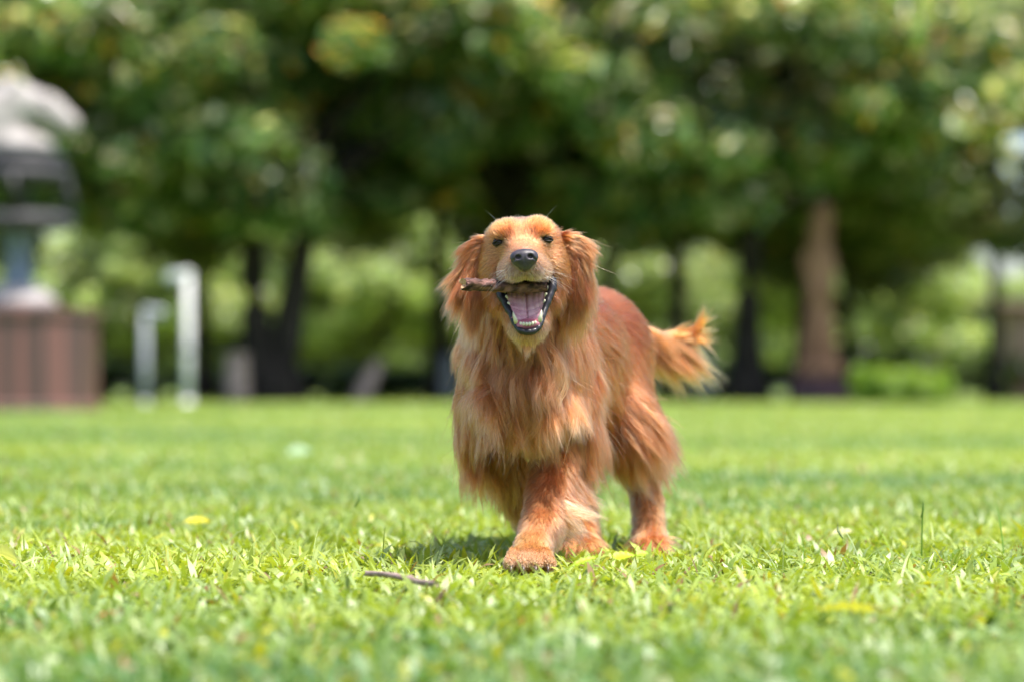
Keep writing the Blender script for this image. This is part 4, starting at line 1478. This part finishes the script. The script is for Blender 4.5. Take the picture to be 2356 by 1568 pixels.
def stick_between(name, a, b, r0, r1, label, seed, n=46, seg=20, end=True, knobs=()):
    r = np.random.default_rng(seed)
    root = empty(name, tuple(a))
    ax = b - a; L = np.linalg.norm(ax); ax = ax / L
    up = np.array([0, 0, 1.0]); sd_ = np.cross(ax, up); sd_ /= np.linalg.norm(sd_); up = np.cross(sd_, ax)
    vs, fs = [], []
    ph = r.uniform(0, 6.28, 8)
    for i in range(n):
        t = i / (n - 1)
        c = a + (b - a) * t + up * (0.0018 * math.sin(t * 7 + ph[0])) + sd_ * 0.0015 * math.sin(t * 5 + ph[1])
        for s in range(seg):
            th = 2 * math.pi * s / seg
            rad = r0 + (r1 - r0) * t
            rad *= 1 + 0.07 * math.sin(3 * th + 9 * t + ph[2]) + 0.06 * math.sin(5 * th - 31 * t + ph[3]) + 0.05 * math.sin(2 * th + 60 * t + ph[4]) + r.normal() * 0.07
            for kt, ks in knobs:
                rad *= 1 + ks * math.exp(-((t - kt) / 0.03) ** 2)
            jag = 0.0
            if i == 0:
                jag = 0.004 * math.sin(2 * th + 1.0) + r.normal() * 0.0012 + 0.003 * math.cos(th)
            vs.append(c + (up * math.sin(th) + sd_ * math.cos(th)) * rad + ax * jag)
    for i in range(n - 1):
        for s in range(seg):
            s2 = (s + 1) % seg
            fs.append((i * seg + s, (i + 1) * seg + s, (i + 1) * seg + s2, i * seg + s2))
    fs.append(tuple((n - 1) * seg + s for s in range(seg)))
    add_mesh('bark', vs, fs, M_stick, root)
    if end:
        ring = vs[:seg]
        cen = a + ax * 0.002
        ev = [p for p in ring] + [cen + (p - cen) * 0.6 + ax * r.uniform(-0.004, 0.001) for p in ring] + [cen + (p - cen) * 0.25 + ax * r.uniform(-0.005, 0.0) for p in ring] + [cen]
        ef = []
        for s in range(seg):
            s2 = (s + 1) % seg
            ef.append((s, s2, seg + s2, seg + s)); ef.append((seg + s, seg + s2, 2 * seg + s2, 2 * seg + s)); ef.append((2 * seg + s, 2 * seg + s2, 3 * seg))
        add_mesh('broken_end', ev, ef, M_wood, root, smooth=False)
    tag(root, label, 'stick')
    return root


stick_between('stick', V(1064, 655, 4.215), V(1256, 661, 4.255), 0.0104, 0.0098, 'short reddish brown stick held crosswise in the mouth of the dog', 3, knobs=((0.1, 0.08), (0.3, 0.08)))
ta = V(842, 1340, 3.95); ta[2] = 0.034
tb = V(1005, 1400, 3.72); tb[2] = 0.034
M_stick2 = mat_noise('weathered_twig', (0.20, 0.13, 0.11), (0.38, 0.28, 0.25), scale=50, rough=0.8, bump=0.001, stretch=(0.4, 1, 1))
tw = stick_between('twig', ta, tb, 0.0044, 0.0050, 'thin pinkish grey twig lying in the grass in front left of the paw', 9, n=30, seg=10, end=False, knobs=((0.62, 0.5),))
for ch in tw.children:
    ch.data.materials[0] = M_stick2

# ------------------------------------------------------------------ fallen leaves and tall stems in the lawn
M_fall = mat_leaf('fallen_leaf', rough=0.45, trans=0.35, spec=0.4, tmul=(1.1, 1.1, 0.5))


def fallen_leaf(p, ln, wd, az, tilt, roll_, col, label, curl=0.25, heart=False):
    root = empty('fallen_leaf', tuple(p))
    d = np.array([math.cos(az) * math.cos(tilt), math.sin(az) * math.cos(tilt), math.sin(tilt)])
    s = np.array([-math.sin(az), math.cos(az), 0]) * math.cos(roll_) + np.array([0, 0, 1.0]) * math.sin(roll_)
    n = np.cross(d, s)
    vs, cs = [], []
    NI, NJ = 13, 9
    for i in range(NI):
        t = i / (NI - 1)
        w_ = (math.sin(math.pi * t ** (0.55 if heart else 0.85)) ** 0.8) * wd / 2 if 0 < t < 1 else 0.0004
        for j in range(NJ):
            u = j / (NJ - 1) * 2 - 1
            z = curl * wd * u * u * 0.5 + 0.05 * ln * math.sin(t * math.pi) + 0.004 * math.sin(t * 30 + u * 2) * abs(u) * (ln / 0.08)
            back = -0.12 * ln * (1 - t) * abs(u) if heart else 0
            vs.append(p + d * (t * ln + back - ln / 2) + s * u * w_ + n * z)
            cs.append(np.array(col) * (0.8 if abs(u) < 0.1 else 1.0))
    fs = [(i * NJ + j, i * NJ + j + 1, (i + 1) * NJ + j + 1, (i + 1) * NJ + j) for i in range(NI - 1) for j in range(NJ - 1)]
    add_mesh('blade', vs, fs, M_fall, root, cols=np.array(cs))
    v, f = tube([p - d * ln * 0.5 + n * 0.0, p - d * ln * 0.72 - np.array([0, 0, 0.004]), p - d * ln * 0.9 - np.array([0, 0, 0.010])], [0.0012, 0.001, 0.0008], 6)
    add_mesh('stalk', v, f, M_fall, root, cols=np.tile(np.array(col) * 0.7, (len(v), 1)))
    tag(root, label, 'leaf', kind='thing')


YL = (0.62, 0.60, 0.04)


def gp(x, y, z):
    """ground point at height z under a view position"""
    d = V(x, y, 1.0)
    t = (CAM_Z - z) / (CAM_Z - d[2])
    return np.array([d[0] * t, t, z])


fallen_leaf(gp(1440, 1280, 0.058), 0.036, 0.026, 0.2, 0.1, 0.45, (0.50, 0.62, 0.03), 'bright yellow green leaf standing in the grass right of the front paw', heart=True)
fallen_leaf(gp(1477, 1274, 0.060), 0.026, 0.015, 0.25, 0.15, 0.5, (0.40, 0.58, 0.04), 'small green leaf tip beside the bright yellow green leaf right of the paw')
fallen_leaf(gp(455, 1200, 0.035), 0.060, 0.035, 0.1, 0.0, 0.4, (0.62, 0.55, 0.03), 'yellow leaf lying in the grass at the left, behind the focus')
fallen_leaf(gp(14, 1278, 0.045), 0.055, 0.045, 2.8, 0.3, 0.8, (0.72, 0.72, 0.30), 'pale cream leaf on the grass at the left edge')
fallen_leaf(gp(1955, 1405, 0.030), 0.085, 0.035, 2.9, 0.0, 0.4, (0.74, 0.70, 0.12), 'pale yellow leaf on the blurred grass at the lower right')
fallen_leaf(gp(690, 1040, 0.05), 0.13, 0.07, 0.5, 0.1, 0.6, (0.30, 0.45, 0.26), 'large pale grey green leaf far back on the lawn left of the dog')
fallen_leaf(gp(250, 1412, 0.030), 0.022, 0.012, 0.4, 0.1, 0.5, (0.55, 0.10, 0.04), 'small red leaf among blurred grass at the lower left')
fallen_leaf(gp(1940, 1225, 0.03), 0.05, 0.03, 0.4, 0.1, 0.3, (0.60, 0.58, 0.30), 'small pale leaf in the grass right of the tall pale blades')
fallen_leaf(gp(1345, 1290, 0.052), 0.050, 0.012, 0.35, 0.3, 0.6, (0.42, 0.60, 0.03), 'narrow yellow green leaf just right of the front paw')


def tall_blade(name, x, y, h, lean, az, wd, col, label, seed, head=False):
    """a single tall blade or seed stalk, its foot in the lawn"""
    b = gp(x, y, 0.0)
    root = empty(name, tuple(b))
    r = np.random.default_rng(seed)
    N = 10
    vs, cs = [], []
    side = np.array([math.cos(az + 1.4), math.sin(az + 1.4), 0])
    p = b.copy()
    for i in range(N):
        t = i / (N - 1)
        e = math.pi / 2 - lean * (0.25 + 1.1 * t)
        w_ = wd * (0.5 + 0.8 * t - 1.25 * t * t) if not head else wd
        w_ = max(w_, 0.0003)
        fold = np.array([0, -1, 0]) * w_ * 0.3
        vs += [p - side * w_ / 2, p + fold, p + side * w_ / 2]
        cs += [col] * 3
        p = p + (h / (N - 1)) * np.array([math.cos(az) * math.cos(e), math.sin(az) * math.cos(e), math.sin(e)])
    fs = [(i * 3 + j, i * 3 + j + 1, (i + 1) * 3 + j + 1, (i + 1) * 3 + j) for i in range(N - 1) for j in range(2)]
    add_mesh('blade' if not head else 'stalk', vs, fs, M_fall, root, cols=np.array(cs))
    if head:
        v, f = tube([p - np.array([0, 0, 0.03]) - 0.01 * np.array([math.cos(az), math.sin(az), 0]), p - np.array([0, 0, 0.015]), p], [0.0012, 0.0022, 0.0008], 6)
        add_mesh('seed_head', v, f, M_fall, root, cols=np.tile(np.array(col) * 0.8, (len(v), 1)))
    tag(root, label, 'grass blade', 'tall grass blades', kind='thing')


GB = (0.14, 0.30, 0.03); PB = (0.40, 0.50, 0.26)
TB = [(1468, 1300, 0.125, 0.35, 3.3, 0.004, GB, 'thin tall grass blade rising between front paw and hind leg', False),
      (1800, 1345, 0.115, 0.1, 0.3, 0.010, PB, 'tall broad pale grass blade standing right of the hind legs', False),
      (1795, 1340, 0.085, 0.75, 3.0, 0.009, PB, 'broad pale grass blade leaning left beside the tall broad pale one', False),
      (1852, 1340, 0.110, 0.08, 2.9, 0.007, GB, 'upright green grass blade right of the tall broad pale one', False),
      (1622, 1225, 0.120, 0.05, 1.5, 0.005, GB, 'upright thin grass blade behind and right of the hind leg', False),
      (1600, 1420, 0.14, 0.9, 0.1, 0.010, GB, 'long grass blade arching right in front of the tall pale blades', False),
      (1095, 1330, 0.12, 0.9, 3.4, 0.008, GB, 'arching grass blade directly left of the front paw', False),
      (1010, 1310, 0.10, 0.4, 0.4, 0.006, GB, 'short upright grass blade left of the front paw', False),
      (590, 1330, 0.10, 0.8, 0.2, 0.007, PB, 'pale arching grass blade in the left foreground', False),
      (800, 1265, 0.11, 0.25, 0.3, 0.003, GB, 'thin seed stalk in the sharp grass left of the dog', True),
      (545, 1240, 0.09, 0.2, 1.8, 0.003, GB, 'branching seed stalk in the grass at the far left', True),
      (185, 1250, 0.14, 0.1, 2.0, 0.004, GB, 'thin tall grass blade at the far left edge', False),
      (2052, 1290, 0.10, 0.7, 2.9, 0.007, (0.3, 0.5, 0.03), 'yellow green grass blade arching left at the right side', False),
      (2120, 1300, 0.11, 0.1, 1.0, 0.003, GB, 'thin upright seed stalk near the right edge', True),
      (2310, 1290, 0.12, 0.3, 2.0, 0.005, GB, 'dark thin grass blade at the right edge', False),
      (1980, 1310, 0.09, 0.6, 2.6, 0.003, PB, 'pale seed stalk leaning left right of the tall green blade', True)]
for i, (x, y, h_, le, az, wd, c, lab, hd) in enumerate(TB):
    tall_blade('weed', x, y, h_, le, az, wd, c, lab, 60 + i, hd)
